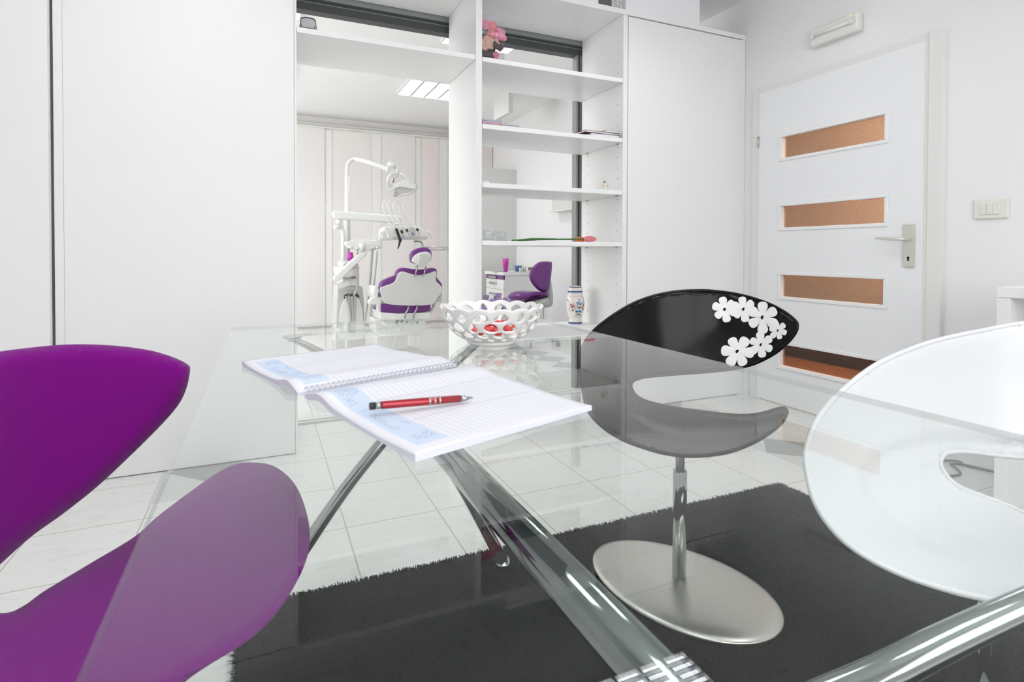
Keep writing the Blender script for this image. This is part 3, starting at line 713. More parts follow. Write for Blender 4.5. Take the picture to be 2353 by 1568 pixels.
# pen
pa, pb = at(849, 934, Z=TZ+.019), at(1086, 914, Z=TZ+.014)
pn = thing('pen', 'red ballpoint pen with silver rings and black end lying on the planner', 'pen', tuple(pa.lerp(pb, .5)-Vector((0, 0, .005))))
dv = (pb-pa); Lp = dv.length; R0 = .0050
def seg_pen(name, prof, mt):
    b = BM(); tube(b, [pa+dv*(s) for s, r in prof], [r for s, r in prof], 20); return obj(name, b, M[mt], pn)
seg_pen('end_cap', [(0, .0042), (.008, .0048), (.05, .0048)], 'blackp')
seg_pen('clip_ring', [(.05, .0047), (.105, .0048)], 'chrome')
seg_pen('barrel', [(.105, R0), (.12, .0052), (.5, .0054), (.87, .0050)], 'red')
for s in (.55, .60, .648): seg_pen('silver_ring', [(s, .0055), (s+.004, .0058), (s+.014, .0058), (s+.018, .0055)], 'chrome')
seg_pen('tip', [(.87, .0049), (.93, .0036), (.98, .0016), (1.0, .0011)], 'chrome')

# ------------------------------------------------------------------ openwork bowl
BC = Vector((.508, 1.262, TZ))
bw = thing('fruit_bowl', 'white openwork ceramic bowl with scalloped rim on the glass table', 'bowl', tuple(BC))
NS = 16
def bowl():
    NT_, NH = 360, 60; hs = np.linspace(0, 1, NH+1)
    rr = lambda h: float(np.interp(h, [0, .08, .2, .36, .55, .75, .92, 1.0], [.060, .072, .0865, .099, .108, .115, .1205, .1225]))
    V, Fs = [], []
    for j, h in enumerate(hs):
        for i in range(NT_):
            a = 2*PI*i/NT_; sc = abs(math.sin(NS*a/2)) ; top = .0035+.0065*sc**.8
            z = .010+ h*.074 + top*h**6; r = rr(h)+ (.003*sc*h**6)
            V.append((BC.x+r*math.cos(a), BC.y+r*math.sin(a), BC.z+z))
    rows = [(.80, .0, .36, .10), (.53, .5, .37, .135), (.295, .0, .33, .095), (.14, .5, .27, .05)]
    def hole(a, h):
        k = a/(2*PI/NS)
        for hc, ph, wa, wh in rows:
            i_ = round(k-ph-.5); du = (k-(i_+.5+ph)); dh = h-hc
            odd = int(i_) % 3 == 0
            aw, ah = (wa*.55, wh*1.15) if (odd and hc > .4) else (wa, wh)
            sk = .9*du*.25 if hc in (.80, .28) else -.2*du
            q = (du/(aw*(1-.25*(dh/ah))))**2+((dh-sk*.3)/ah)**2
            if q < 1: return True
        return False
    for j in range(NH):
        for i in range(NT_):
            a = 2*PI*(i+.5)/NT_; h = (hs[j]+hs[j+1])/2
            if hole(a, h): continue
            i2 = (i+1) % NT_
            Fs.append((j*NT_+i, j*NT_+i2, (j+1)*NT_+i2, (j+1)*NT_+i))
    bm = BM(); vv = [bm.verts.new(v) for v in V]
    for f in Fs: bm.faces.new([vv[k] for k in f]).smooth = True
    bmesh.ops.delete(bm, geom=[v for v in bm.verts if not v.link_faces], context='VERTS')
    bmesh.ops.recalc_face_normals(bm, faces=bm.faces[:])
    o = obj('basket', bm, M['ceramic'], bw, smooth=True)
    s = o.modifiers.new('smooth', 'SMOOTH'); s.factor = .5; s.iterations = 3
    s = o.modifiers.new('solid', 'SOLIDIFY'); s.thickness = .0055; s.offset = 0; s.use_rim = True
    s = o.modifiers.new('smooth2', 'SMOOTH'); s.factor = .5; s.iterations = 2
bowl()
b = BM(); lathe(b, [(.0, .006), (.050, .006), (.0535, 0), (.0585, .0005), (.060, .005), (.0585, .010), (.061, .0135), (.056, .0145), (.0, .0125)], tuple(BC), 64, cap=False)
obj('foot_ring', b, M['ceramic'], bw)
b = BM(); ball(b, tuple(BC+Vector((-.02, -.03, .0355))), .013, .010, .009)
for s in (-1, 1):
    c = BC+Vector((-.02+s*.012, -.03, .0355)); tube(b, [c, c+Vector((s*.008, .001, .001)), c+Vector((s*.015, .001, .002))], [.002, .0045, .0075], 10, flat=.35)
cdy = tag(obj('wrapped_candy', b, M['redc'], smooth=True), 'red wrapped candy lying loose inside the white openwork bowl', 'candy', 'red wrapped candies in the bowl')
for i, (dx, dy, dz, rz) in enumerate(((.018, .006, -.006, .8), (.04, .026, -.004, 1.9), (-.012, .03, -.007, 2.5), (.048, -.012, 0, .3), (-.03, .012, -.002, 1.3), (.012, .048, -.003, .1), (.022, -.016, -.004, 2.1), (.03, .01, .012, 2.8), (.0, .018, .011, .9), (.055, .03, .004, 1.2))):
    c = cdy.copy(); COL.objects.link(c); c.location = Vector(cdy.location)+Vector((dx, dy, dz)); c.rotation_euler = (.2*math.sin(i*2), .3*math.cos(i), rz)

# ------------------------------------------------------------------ things on the shelves
# vase
vp = at(1321.5, 743, Z=.4885)
va = thing('vase', 'white ceramic vase with blue bands and a painted bouquet on the lowest shelf', 'vase', (vp.x, vp.y, .488))
H_ = .245
prof = [(.0, .0), (.043, 0), (.045, .012), (.043, .022), (.040, .028), (.045, .045), (.056, .08), (.0605, .12), (.0595, .155), (.053, .18), (.048, .19), (.0465, .197), (.0485, .204), (.0485, .216), (.0455, .226), (.041, .240), (.036, .2445), (.034, .235), (.034, .2), (.03, .05), (.0, .03)]
prof = [(r*.98, z) for r, z in prof]
b = BM(); lathe(b, prof, (vp.x, vp.y, .488), 48, cap=False); obj('body', b, mat('ivory_glaze', 'F0EAE4', .25, coat=.5), va)
for z0, z1, r0, r1, mk in ((.002, .011, .0445, .0452, 'blue'), (.2045, .2145, .0486, .0486, 'blue'), (.236, .241, .0425, .0405, 'blue'), (.178, .1795, .0537, .0532, 'tin'), (.042, .0432, .0437, .0442, 'tin'), (.196, .197, .0471, .0471, 'tin')):
    b = BM(); lathe(b, [(r0, z0), (r1, z1)], (vp.x, vp.y, .488), 48, cap=False); obj('painted_band', b, mat('cobalt_band', '1F4F8C', .3) if mk == 'blue' else M['tin'], va)
# painted bouquet: strokes on the belly facing the room
pr_ = lambda z: float(np.interp(z, [p[1] for p in prof[:17]], [p[0] for p in prof[:17]]))
def stroke(bm, x1, y1, x2, y2, w_, mi):
    """from/to in vase-zoom pixels (0..1045 x 0..1568)"""
    fc = Vector((-vp.x, -vp.y, 0)).normalized(); sx = Vector((-fc.y, fc.x, 0))*1
    if sx.dot(rt) < 0: sx = -sx
    def P(x, y):
        z = (1345-y)/1060*H_; s = (x-475)/285*.060; R_ = pr_(z)+.0012; s = max(-R_*.98, min(R_*.98, s))
        return Vector((vp.x, vp.y, .488+z))+sx*s+fc*math.sqrt(max(R_*R_-s*s, 0))
    n = 6; L_, R2 = [], []; dx, dy = x2-x1, y2-y1; l = math.hypot(dx, dy); nx, ny = -dy/l, dx/l
    for k in range(n+1):
        t = k/n; w2 = w_*math.sin(PI*(.12+.76*t)); x, y = x1+dx*t, y1+dy*t
        L_.append(bm.verts.new(P(x+nx*w2, y+ny*w2))); R2.append(bm.verts.new(P(x-nx*w2, y-ny*w2)))
    for k in range(n): f = bm.faces.new((L_[k], L_[k+1], R2[k+1], R2[k])); f.material_index = mi
b = BM()
for s in ((595, 640, 595, 800, 16, 0), (500, 715, 580, 780, 16, 0), (680, 735, 620, 800, 16, 0), (490, 810, 580, 795, 12, 0), (680, 800, 610, 800, 12, 0), (480, 1000, 570, 975, 34, 0), (670, 1000, 580, 975, 34, 0),
          (400, 850, 425, 750, 16, 1), (400, 860, 305, 865, 14, 1), (400, 860, 480, 825, 16, 1), (395, 860, 390, 930, 14, 1), (395, 850, 310, 770, 20, 1), (750, 720, 745, 900, 8, 1), (710, 760, 740, 860, 8, 1),
          (215, 650, 275, 725, 12, 2), (590, 900, 520, 840, 14, 2), (600, 900, 670, 850, 14, 2), (600, 940, 600, 820, 10, 2), (480, 860, 460, 940, 12, 2), (370, 980, 440, 945, 16, 2), (690, 930, 710, 840, 12, 2), (740, 940, 690, 930, 12, 2),
          (580, 1040, 475, 1110, 12, 2), (580, 1040, 570, 1135, 10, 2), (580, 1040, 655, 1115, 12, 2), (262, 905, 325, 975, 8, 3), (505, 910, 535, 910, 12, 3), (635, 910, 665, 910, 12, 3), (540, 640, 570, 635, 8, 3), (620, 645, 648, 640, 8, 3)):
    stroke(b, *s)
obj('painted_bouquet', b, [mat('paint_blue', '2F74B8', .4), mat('paint_rose', 'B8606A', .4), mat('paint_green', '3E5A3A', .4), mat('paint_ochre', 'C89068', .4)], va)

# potted lilac flowers behind the bowl, on the lowest shelf
fp = Vector((1.235, 3.03, .488))
pl_ = thing('potted_plant', 'pot of lilac artificial flowers on the lowest shelf behind the bowl', 'plant', tuple(fp))
b = BM(); lathe(b, [(0, 0), (.045, 0), (.060, .09), (.063, .095), (.055, .095), (.05, .08), (0, .08)], tuple(fp), 28, cap=False); obj('pot', b, M['ceramic'], pl_)
for i in range(15):
    a = i*2.4; r = .03+.075*math.sqrt(i/15); c = fp+Vector((r*math.cos(a), r*math.sin(a), .135+.085*(1-(r/.115)**1.5)+.012*math.sin(i*3)))
    b = BM()
    for k in range(6):
        q = a+k*PI/3; ball(b, c+Vector((.009*math.cos(q), .009*math.sin(q), 0)), .011, .007, .016, 8, 6, Matrix.Rotation(q, 3, 'Z')@Matrix.Rotation(.35, 3, 'Y'))
    obj('flower', b, M['lilac'], pl_)
b = BM()
for i in range(36):
    a = i*2.1; r = .02+.03*random.random(); L = random.uniform(.07, .12); c0 = fp+Vector((r*math.cos(a), r*math.sin(a), .085)); c1 = c0+Vector((L*.75*math.cos(a), L*.75*math.sin(a), L*random.uniform(.4, 1.0)))
    tube(b, [c0, c0.lerp(c1, .5)+Vector((0, 0, .01)), c1], [.002, .008, .0008], 5, flat=.3)
obj('leaves', b, M['leaf'], pl_)

# tulips lying on the shelf
def tulip(name, tail, head, tip, mt, label, rb):
    t = thing(name, label, 'flower', tuple(tail))
    b = BM(); P = cr([tail, tail.lerp(head, .35)+Vector((0, 0, .003)), tail.lerp(head, .7)+Vector((0, 0, .002)), head], 6); tube(b, P, .0035, 8); obj('stem', b, M['stem'], t)
    b = BM(); d_ = (tip-head); 
    tube(b, [head+d_*s for s in (0, .1, .3, .55, .8, .95, 1.0)], [rb*.35, rb*.75, rb, rb*1.02, rb*.85, rb*.55, rb*.3], 14, flat=.95); obj('bloom', b, M[mt], t, smooth=True)
    b = BM(); P = cr([tail+Vector((.01, .01, 0)), tail.lerp(head, .3)+Vector((0, .022, .005)), tail.lerp(head, .62)+Vector((0, .012, .006))], 8); tube(b, P, [.002, .009, .001], 8, flat=.2); obj('leaf', b, M['stem'], t)
zt = 1.014
e0 = at(1176, 554.4, Y=2.86); e0.z = zt+.005
h1 = at(1341, 549, Y=2.905); h1.z = zt+.019; h1b = at(1369, 549, Y=2.915); h1b.z = zt+.0205
tulip('tulip', e0, h1, h1b, 'rosef', 'rose pink artificial tulip lying along the shelf under the figurine', .0185)
e1 = at(1190, 553.6, Y=2.92); e1.z = zt+.0045
h2 = at(1319, 550, Y=2.975); h2.z = zt+.0175; h2b = at(1345, 550, Y=2.985); h2b.z = zt+.0185
tulip('tulip', e1, h2, h2b, 'orangef', 'orange artificial tulip lying behind the pink one on the shelf', .017)

# glass cups on saucers
def cup(cx, cy, label):
    t = thing('glass_teacup', label, 'cup', (cx, cy, zt), group='glass teacups on the shelf')
    b = BM(); lathe(b, [(0, .002), (.03, .002), (.062, .012), (.064, .014), (.03, .005), (0, .005)], (cx, cy, zt), 32, cap=False); obj('saucer', b, M['glassware'], t)
    b = BM(); lathe(b, [(.018, .006), (.028, .012), (.038, .035), (.041, .060), (.0395, .060), (.036, .035), (.026, .014), (0, .010)], (cx, cy, zt), 32, cap=False); obj('bowl', b, M['glassware'], t)
    b = BM(); tube(b, [(cx+.036+.018*math.sin(q), cy-.01, zt+.034+.017*math.cos(q)) for q in np.linspace(.15, PI-.15, 10)], .003, 8); obj('handle', b, M['glassware'], t)
    return t
c1 = at(1119, 552, Y=2.87); cup(c1.x+.012, 2.87, 'clear glass teacup on a saucer, the one nearer the shelf divider')
c2 = at(1153, 552, Y=3.02); cup(c2.x, 3.02, 'clear glass teacup on a saucer beside the tulip stems')

# figurine
fg = at(1391, 436, Y=2.822); fz = 1.324
t = thing('figurine', 'small beige glazed kneeling figurine with brown hair on the third shelf', 'figurine', (fg.x, 2.822, fz))
c = Vector((fg.x, 2.822, fz))
b = BM()
for dx in (-.007, .002, .010): tube(b, [c+Vector((dx, -.004, 0)), c+Vector((dx, -.003, .014)), c+Vector((dx*.8, 0, .026))], [.0045, .0045, .004], 10)
ball(b, c+Vector((0, .002, .006)), .014, .012, .006); obj('legs', b, M['ceramic'], t)
b = BM(); ball(b, c+Vector((0, 0, .030)), .011, .009, .012); obj('body', b, M['ceramic'], t)
for s in (-1, 1):
    b = BM(); tube(b, cr([c+Vector((s*.004, 0, .040)), c+Vector((s*.016, 0, .035)), c+Vector((s*.018, -.003, .026)), c+Vector((s*.008, -.010, .021))], 5), [.005, .0065, .006, .0045], 10); obj('arm', b, M['fig'], t)
b = BM(); ball(b, c+Vector((-.001, -.002, .046)), .0075, .007, .0075); obj('face', b, M['fig'], t)
b = BM(); ball(b, c+Vector((-.001, .002, .0475)), .0105, .008, .009); obj('hair', b, M['hair'], t)

# small white jar left on third shelf
j = at(1113, 417, Y=2.93)
t = thing('shelf_dish', 'small white dish with a grey card standing in it beside the shelf divider', 'dish', (j.x, 2.93, 1.324))
b = BM(); lathe(b, [(0, 0), (.028, 0), (.033, .012), (.033, .026), (.029, .027), (.028, .006), (0, .004)], (j.x-.003, 2.93, 1.324), 28, cap=False); obj('dish', b, M['ceramic'], t)
boxo('card', j.x-.025, j.x+.014, 2.928, 2.931, 1.331, 1.372, M['greybox'], t)

# flower box on the top shelf
fx0, fx1, fy0, fy1, fz0, fz1 = 1.072, at(1159.5, 80, Y=2.86).x, 2.86, 3.02, 1.995, at(1159, 40, Y=2.86).z
t = thing('flower_box', 'clear box of pink preserved flowers with black ribbon on the top shelf', 'flowers', ((fx0+fx1)/2, 2.94, 1.995))
b = BM(); box(b, fx0, fx1, fy0, fy1, fz0, fz1); obj('clear_cover', b, M['acry'], t)
b = BM(); box(b, fx0+.004, fx1-.03, fy0+.05, fy1-.01, fz0+.001, fz0+.11); obj('inner_box', b, M['darkf'], t, bev=.01)
def rosette(x, y, z, r, mk, n=14, tight=.5):
    b = BM(); c = Vector((x, y, z))
    for k in range(n):
        q = k*2.4; e = r*math.sqrt(k/n); dirv = Vector((math.cos(q)*e, -abs(.25*r)-.3*(r-e), math.sin(q)*e))
        ball(b, c+dirv, r*tight*.75, r*tight*.3, r*tight*.75, 8, 6, Matrix.Rotation(q, 3, 'Y'))
    ball(b, c, r*.75, r*.6, r*.75, 12, 8)
    obj('flower', b, M[mk], t)
pz = lambda x, y, Y: at(x, y, Y=Y)
for x, y, r, mk, n_, tg in ((1114, 57, 10, 'pinkf', 18, .6), (1130, 62, 13, 'coralf', 40, .22), (1128, 78, 11, 'coralf', 40, .25), (1149, 82, 12, 'pinkf', 7, .9), (1118, 100, 14, 'peachf', 9, .9), (1140, 96, 8, 'peachf', 8, .6), (1139, 128, 8, 'pinkf', 12, .55)):
    p = pz(x, y, 2.915); rosette(p.x, p.y, p.z, r*2.95/F, mk, n_, tg)
b = BM()
for pts in (((1109, 76), (1114, 71), (1121, 68), (1119, 79), (1112, 82)), ((1136, 93), (1142, 99), (1152, 103), (1158, 110), (1151, 118), (1142, 112), (1135, 106)), ((1109, 116), (1120, 117), (1130, 122), (1130, 131), (1109, 128))):
    prism(b, [at(x, y, Y=2.885) for x, y in pts], (0, .012, 0))
obj('ribbon', b, M['darkf'], t, bev=.002)

# grey cradle on the left shelf
t = thing('device_cradle', 'grey plastic cradle with dark rim on the left top shelf', 'device', (.22, 2.87, 2.0))
o = pxprism('shell', [(688.2, 60.2), (691, 40), (700, 38.2), (712, 39.5), (722, 42.5), (725.8, 47), (728, 66.8)], 2.865, .05, M['darkf'], t, bev=.002)
o = pxprism('back_plate', [(690, 60), (692.2, 43), (700, 41.3), (712, 42.6), (720, 45), (724.3, 49), (726.5, 66)], 2.860, .01, M['greyp'], t, bev=.001)
for x, y in ((692.8, 57.8), (723, 62.5)):
    p = at(x, y, Y=2.859); b = BM(); tube(b, [p, p-Vector((0, .002, 0))], .0028, 10); obj('screw', b, M['blackp'], t)
# keep them on the shelf
# magazines (left) and books (right) on the second shelf
zs2 = 1.638
def slab(name, label, cat, cx, cy, z, w_, d_, h, rz, cov, group=None, curl=0):
    t = thing(name, label, cat, (cx, cy, z), group)
    R_ = Matrix.Rotation(rz, 3, 'Z')
    def bx(nm, e, z0, z1, mk):
        N = 8; b = BM(); top, bot = [], []
        for i in range(N+1):
            for j_ in (0, 1):
                x = -w_/2-e+(w_+2*e)*i/N; y = (-d_/2-e) if j_ == 0 else d_/2+e; k = curl*((i/N-.3)**2 if i/N > .3 else 0)
                p = R_@Vector((x, y, 0)); bot.append(b.verts.new((cx+p.x, cy+p.y, z+z0+k))); top.append(b.verts.new((cx+p.x, cy+p.y, z+z1+k)))
        for i in range(N):
            a, c_, e_, f_ = 2*i, 2*i+1, 2*i+3, 2*i+2
            b.faces.new((top[a], top[f_], top[e_], top[c_])); b.faces.new((bot[a], bot[c_], bot[e_], bot[f_])); b.faces.new((bot[a], bot[f_], top[f_], top[a])); b.faces.new((bot[c_], top[c_], top[e_], bot[e_]))
        b.faces.new((bot[0], top[0], top[1], bot[1])); b.faces.new((bot[2*N], bot[2*N+1], top[2*N+1], top[2*N]))
        bmesh.ops.recalc_face_normals(b, faces=b.faces[:]); obj(nm, b, M[mk], t)
    q = min(.0015, h*.2)
    bx('cover', 0, 0, q, cov); bx('pages', -.003, q, h-q, 'paper'); bx('cover', 0, h-q, h, cov)
    return t
m1 = [('tin', .0045, .0), ('coralf', .004, .05), ('lilac', .005, -.04), ('tin', .0045, .03)]
z = zs2+.0003
for k, (cv, h, rz) in enumerate(m1):
    lb = ['magazine at the bottom of the left stack on the second shelf', 'magazine with a coral cover, second from the bottom of the left stack', 'magazine with a lilac cover, third in the left stack', 'grey magazine lying on top of the left stack'][k]
    slab('magazine', lb, 'magazine', 1.13, 2.909, z, .11, .20, h+.002, rz*.3, cv, 'magazines on the second shelf', curl=.004); z += h+.0032
slab('leaflet', 'thin dark green folded leaflet lying right of the magazine stack', 'leaflet', 1.245, 2.885, zs2+.0003, .105, .16, .009, -.1, 'leaf')
slab('leaflet', 'thin white leaflet at the right end of the magazines', 'leaflet', 1.335, 2.866, zs2+.0003, .07, .12, .003, .05, 'paper')
bk = [('navy', .20, .17, .016, 0, 'blue book with pale pages at the bottom of the right pile'), ('maroon', .235, .19, .012, .12, 'maroon book resting on the blue one in the right pile'), ('greyp', .10, .12, .012, .05, 'small grey notebook on top of the maroon book')]
z = zs2+.0003
for cv, w_, d_, h, rz, lb in bk:
    slab('book', lb, 'book', 1.965-w_/2-.012-(.01 if cv == 'maroon' else .0), 2.803+d_/2, z, w_, d_, h, rz*.4, cv, 'books on the second shelf'); z += h+.0004

# boxes on top of the cabinets
t = thing('storage_box', 'large white box with blue stripe on top of the corner cabinet', 'box', (2.3, 2.96, 2.408))
x0, x1 = at(1438, 20, Y=2.80).x, at(1608, 30, Y=2.80).x
boxo('body', x0, x1, 2.80, 3.12, 2.4085, 2.643, M['paper'], t, bev=.002)
boxo('stripe', x0+.002, x1-.002, 2.7985, 2.7995, 2.606, 2.62, M['blueseal'], t, bev=0)
def letters(txt, loc, size, mt, parent, rot, name='lettering', ext=.0006):
    cu = bpy.data.curves.new(name, 'FONT'); cu.body = txt; cu.size = size; cu.extrude = ext
    o = bpy.data.objects.new('tmp', cu); COL.objects.link(o)
    bpy.context.view_layer.update(); me = bpy.data.meshes.new_from_object(o.evaluated_get(bpy.context.evaluated_depsgraph_get()))
    bpy.data.objects.remove(o); n = bpy.data.objects.new(name, me); COL.objects.link(n); me.materials.append(mt)
    n.parent = parent; n.location = Vector(loc)-WL[parent.name]; n.rotation_euler = rot; WL[n.name] = Vector(loc)
    return n
gx = at(1406, 10, Y=2.83).x
t = thing('archive_box', 'pale grey box printed 57 wedged beside the large white box', 'box', (2.0, 2.9, 2.408))
boxo('body', gx, x0-.003, 2.83, 3.10, 2.4085, 2.60, M['greybox'], t)
letters('57', (gx+.008, 2.829, 2.425), .062, M['ink'], t, (PI/2, 0, 0))
dx0 = at(1375, 5, Y=2.83).x
t = thing('file_box', 'dark grey felt box on top of the shelves between two white boxes', 'box', (1.9, 2.9, 2.408))
boxo('body', dx0, gx-.003, 2.835, 3.10, 2.4085, 2.58, M['darkbox'], t)
t = thing('flat_box', 'flat white box on top of the shelves above the bookshelf bay', 'box', (1.6, 2.9, 2.408))
boxo('base', 1.22, dx0-.006, 2.82, 3.14, 2.4085, 2.47, M['paper'], t); boxo('lid', 1.215, dx0-.003, 2.815, 3.145, 2.471, 2.50, M['paper'], t)

# ------------------------------------------------------------------ console table at the right and cable
t = thing('console_table', 'white thick-legged console table against the door wall at the right edge', 'table', (2.72, .6, 0))
boxo('table_top', 2.5, XW-.002, .05, 1.163, .788, .828, M['lam'], t)
boxo('end_panel', 2.5, XW-.002, 1.121, 1.163, 0, .787, M['lam'], t); boxo('end_panel', 2.5, XW-.002, .05, .092, 0, .787, M['lam'], t)
boxo('back_panel', XW-.03, XW-.004, .093, 1.12, .1, .787, M['lam'], t)
b = BM(); tube(b, cr([(x-.11, y, .0055) for x, y in ((3.02, 1.30), (2.97, 1.42), (2.995, 1.475), (2.945, 1.515), (2.905, 1.53), (2.853, 1.498), (2.781, 1.44), (2.766, 1.396), (2.837, 1.389), (2.892, 1.43), (2.922, 1.47), (2.965, 1.455), (2.99, 1.40), (3.02, 1.26))], 8), .0045, 8)
tag(obj('power_cable', b, M['cable']), 'grey cable looped on the floor tiles behind the console table leg', 'cable')

# ------------------------------------------------------------------ surgery behind the shelves
# curtain rail and panel curtains
t = thing('curtain_rail', 'white double curtain rail fixed on the rear surgery wall', 'curtain rail', (1.3, 7.36, 2.5))
for y in (7.30, 7.34): boxo('track', -1.6, 2.95, y-.008, y+.008, 2.488, 2.508, M['plast'], t)
boxo('fascia', -1.6, 2.95, 7.36, 7.42, 2.50, 2.56, M['plast'], t)
M['cur1'] = mat('white_sheer_panel', 'F3F2F0', .8, bump=.1, scale=300); M['cur2'] = mat('rosy_panel_fabric', 'F1EDEA', .85, bump=.1, scale=300); M['cur3'] = mat('grey_panel_fabric', 'EDEAE8', .85); M['cur4'] = mat('peach_panel_fabric', 'F5ECE8', .85)
cp = [(-.35, .70, 'cur3', 'greyish'), (.675, 1.31, 'cur2', 'rosy'), (1.28, 1.84, 'cur2', 'pale rosy'), (1.81, 2.21, 'cur4', 'peach'), (2.18, 2.95, 'cur4', 'light peach')]
wh = ['left of the lamp post', 'behind the lamp post', 'behind the operating lamp', 'right of the operating lamp', 'next to the shelf divider']
for k, (a, b_, mk, cn) in enumerate(cp):
    t = thing('panel_curtain', cn+' flat panel curtain '+wh[k]+' in the surgery', 'curtain', ((a+b_)/2, 7.30, .05), group='panel curtains in the surgery')
    boxo('fabric', a, b_, 7.300+.016*(k % 2), 7.303+.016*(k % 2), .05, 2.487, M[mk], t, bev=0)
    boxo('side_hem', a, a+.11, 7.294+.016*(k % 2), 7.297+.016*(k % 2), .05, 2.47, M['cur1'], t, bev=0)
    boxo('bottom_bar', a, b_, 7.292+.016*(k % 2), 7.306+.016*(k % 2), .03, .05, M['plast'], t)
# wall cabinet on the right surgery wall and splash panel
t = thing('wall_cabinet', 'small white wall cabinet hung on the surgery wall beside the dark post', 'cabinet', (2.93, 5.0, 1.39))
boxo('body', 2.86, XW-.002, 4.62, 5.36, 1.405, 1.56, M['panel'], t); boxo('ledge', 2.84, XW-.002, 4.60, 5.38, 1.388, 1.404, M['plast'], t)
t = thing('partition_screen', 'pale grey free-standing screen panel behind the drawer cabinet', 'screen', (2.3, 6.51, 0))
q0, q1 = at(1090, 500, Y=6.5), at(1197.5, 500, Y=6.5); zt_ = at(1197, 391, Y=6.5).z
boxo('panel', q0.x-.1, q1.x, 6.5, 6.52, .03, zt_, M['panel'], t); boxo('edge_strip', q1.x, q1.x+.01, 6.495, 6.525, .03, zt_, M['alu'], t, bev=0); boxo('foot_rail', q0.x-.1, q1.x, 6.49, 6.53, 0, .03, M['alu'], t)

# drawer cabinet
t = thing('drawer_cabinet', 'white drawer cabinet with purple top drawer in the surgery', 'cabinet', (2.7, 6.0, 0))
cxx = 2.45; cz = .728
yA = at(1157, 650, X=cxx).y; yB_ = at(1117, 650, X=cxx).y
boxo('carcass', cxx+.02, 2.953, yA, yB_, .05, cz-.035, M['lam'], t); boxo('worktop', cxx-.01, 2.953, yA-.012, yB_+.03, cz-.034, cz, M['lam2'], t); boxo('plinth', cxx+.05, 2.953, yA+.02, yB_-.02, 0, .049, M['panel'], t)
zz_ = [cz-.04, cz-.085, cz-.20, cz-.33, cz-.50, .06]
for k in range(5):
    dr = boxo('drawer', cxx, cxx+.019, yA+.004, yB_-.004, zz_[k+1]+.003, zz_[k], M['vinyl'] if k == 0 else M['lam'], t, bev=.003)
    zc_ = (zz_[k]+zz_[k+1])/2+.01 if k else zz_[1]+.022; ym = (yA+yB_)/2+.03
    boxo('handle', cxx-.022, cxx-.004, ym-.10, ym+.10, zc_-.012, zc_+.012, M['brush'], dr, bev=.003)
# things on the drawer cabinet
def onct(x, Y): p = at(x, 615, Y=Y); return p.x
x = onct(1162, yA+.08)
b = BM(); lathe(b, [(0, 0), (.024, 0), (.030, .07), (.0335, .085), (.035, .155), (.032, .155), (.029, .07), (0, .01)], (x, yA+.08, cz), 24, cap=False)
tag(obj('tumbler', b, M['magenta2']), 'tall magenta tumbler standing on the white drawer cabinet', 'cup')
x = onct(1190, yA+.1)
t = thing('bottle_caddy', 'clear plastic caddy with a blue pack on the drawer cabinet', 'container', (x, yA+.1, cz))
b = BM(); box(b, x-.05, x+.045, yA+.05, yA+.13, cz, cz+.10); obj('tray', b, M['glassware'], t)
boxo('blue_pack', x-.03, x+.04, yA+.08, yA+.12, cz+.004, cz+.072, M['blue'], t)
for px_, h, mk, nm, lb in ((1196, .05, 'steel', 'metal_tin', 'small round silver tin in front of the blue pack'), (1206, .068, 'steel', 'metal_canister', 'taller silver canister right of the blue pack'), (1209.5, .02, 'ceramic', 'small_dish', 'tiny white dish beside the silver canister')):
    x = onct(px_, yA+.035); b = BM(); lathe(b, [(0, 0), (.017, 0), (.0185, .004), (.0185, h-.006), (.016, h), (0, h)], (x, yA+.035, cz), 20, cap=False); tag(obj(nm, b, M[mk]), lb, 'container')
x = onct(1217, yA+.16); t = thing('carton', 'small green orange and blue carton on the drawer cabinet behind the stool', 'box', (x, yA+.16, cz+.0))
boxo('body', x-.03, x+.03, yA+.14, yA+.18, cz, cz+.055, M['paper'], t)
for k, mk in enumerate(('greenp', 'orangep', 'blue')): boxo('label_panel', x-.028+k*.019, x-.0105+k*.019, yA+.1385, yA+.1395, cz+.016, cz+.05, M[mk], t, bev=0)
x = onct(1137, yA+.2); b = BM(); lathe(b, [(0, 0), (.06, 0), (.065, .01), (.06, .01), (0, .003)], (x+.03, yA+.2, cz), 28, sx=1.2, cap=False)
tag(obj('instrument_tray', b, M['steel']), 'flat metal instrument tray at the left of the drawer cabinet top', 'tray')

# operator stool
ts = 5.75
st = D(1225, 700, ts)
t = thing('operator_stool', 'purple dental operator stool with curved back in the surgery', 'stool', (st.x, st.y, 0))
def slabt(name, px, tt_, T, w_, mt, cell=4, tf=None, par=None, n=5, dome=0):
    return inflate(name, cr([(x, y, 0) for x, y in px], n, True), tf or (lambda x, y: tt_), T, w_, cell, mt, par or t, dome)
bkp = [(1268, 603), (1263, 601), (1250, 600.8), (1240, 602), (1230, 608), (1221, 617), (1216, 630), (1216.5, 640), (1222, 651), (1230, 661), (1240, 669.5), (1250, 672), (1259, 668), (1264, 652), (1267, 630), (1268.5, 612)]
slabt('backrest', bkp, ts+.05, .07, .03, M['vinyl'], tf=lambda x, y: ts+.02+.0016*(x-1240))
bks = [(1264, 640), (1268, 655), (1271, 680), (1270, 700), (1262, 706), (1245, 706), (1256, 697), (1262, 680), (1261, 660)]
slabt('back_shell', bks, ts+.08, .05, .012, M['dgrey'])
stp = [(1165, 686), (1168, 678), (1176, 672), (1190, 668.5), (1205, 668), (1225, 670), (1250, 672), (1262, 673), (1263.5, 679), (1258, 681), (1240, 682), (1225, 685), (1210, 691), (1200, 695), (1185, 694), (1170, 691)]
slabt('seat_cushion', stp, ts-.05, .34, .05, M['vinyl'])
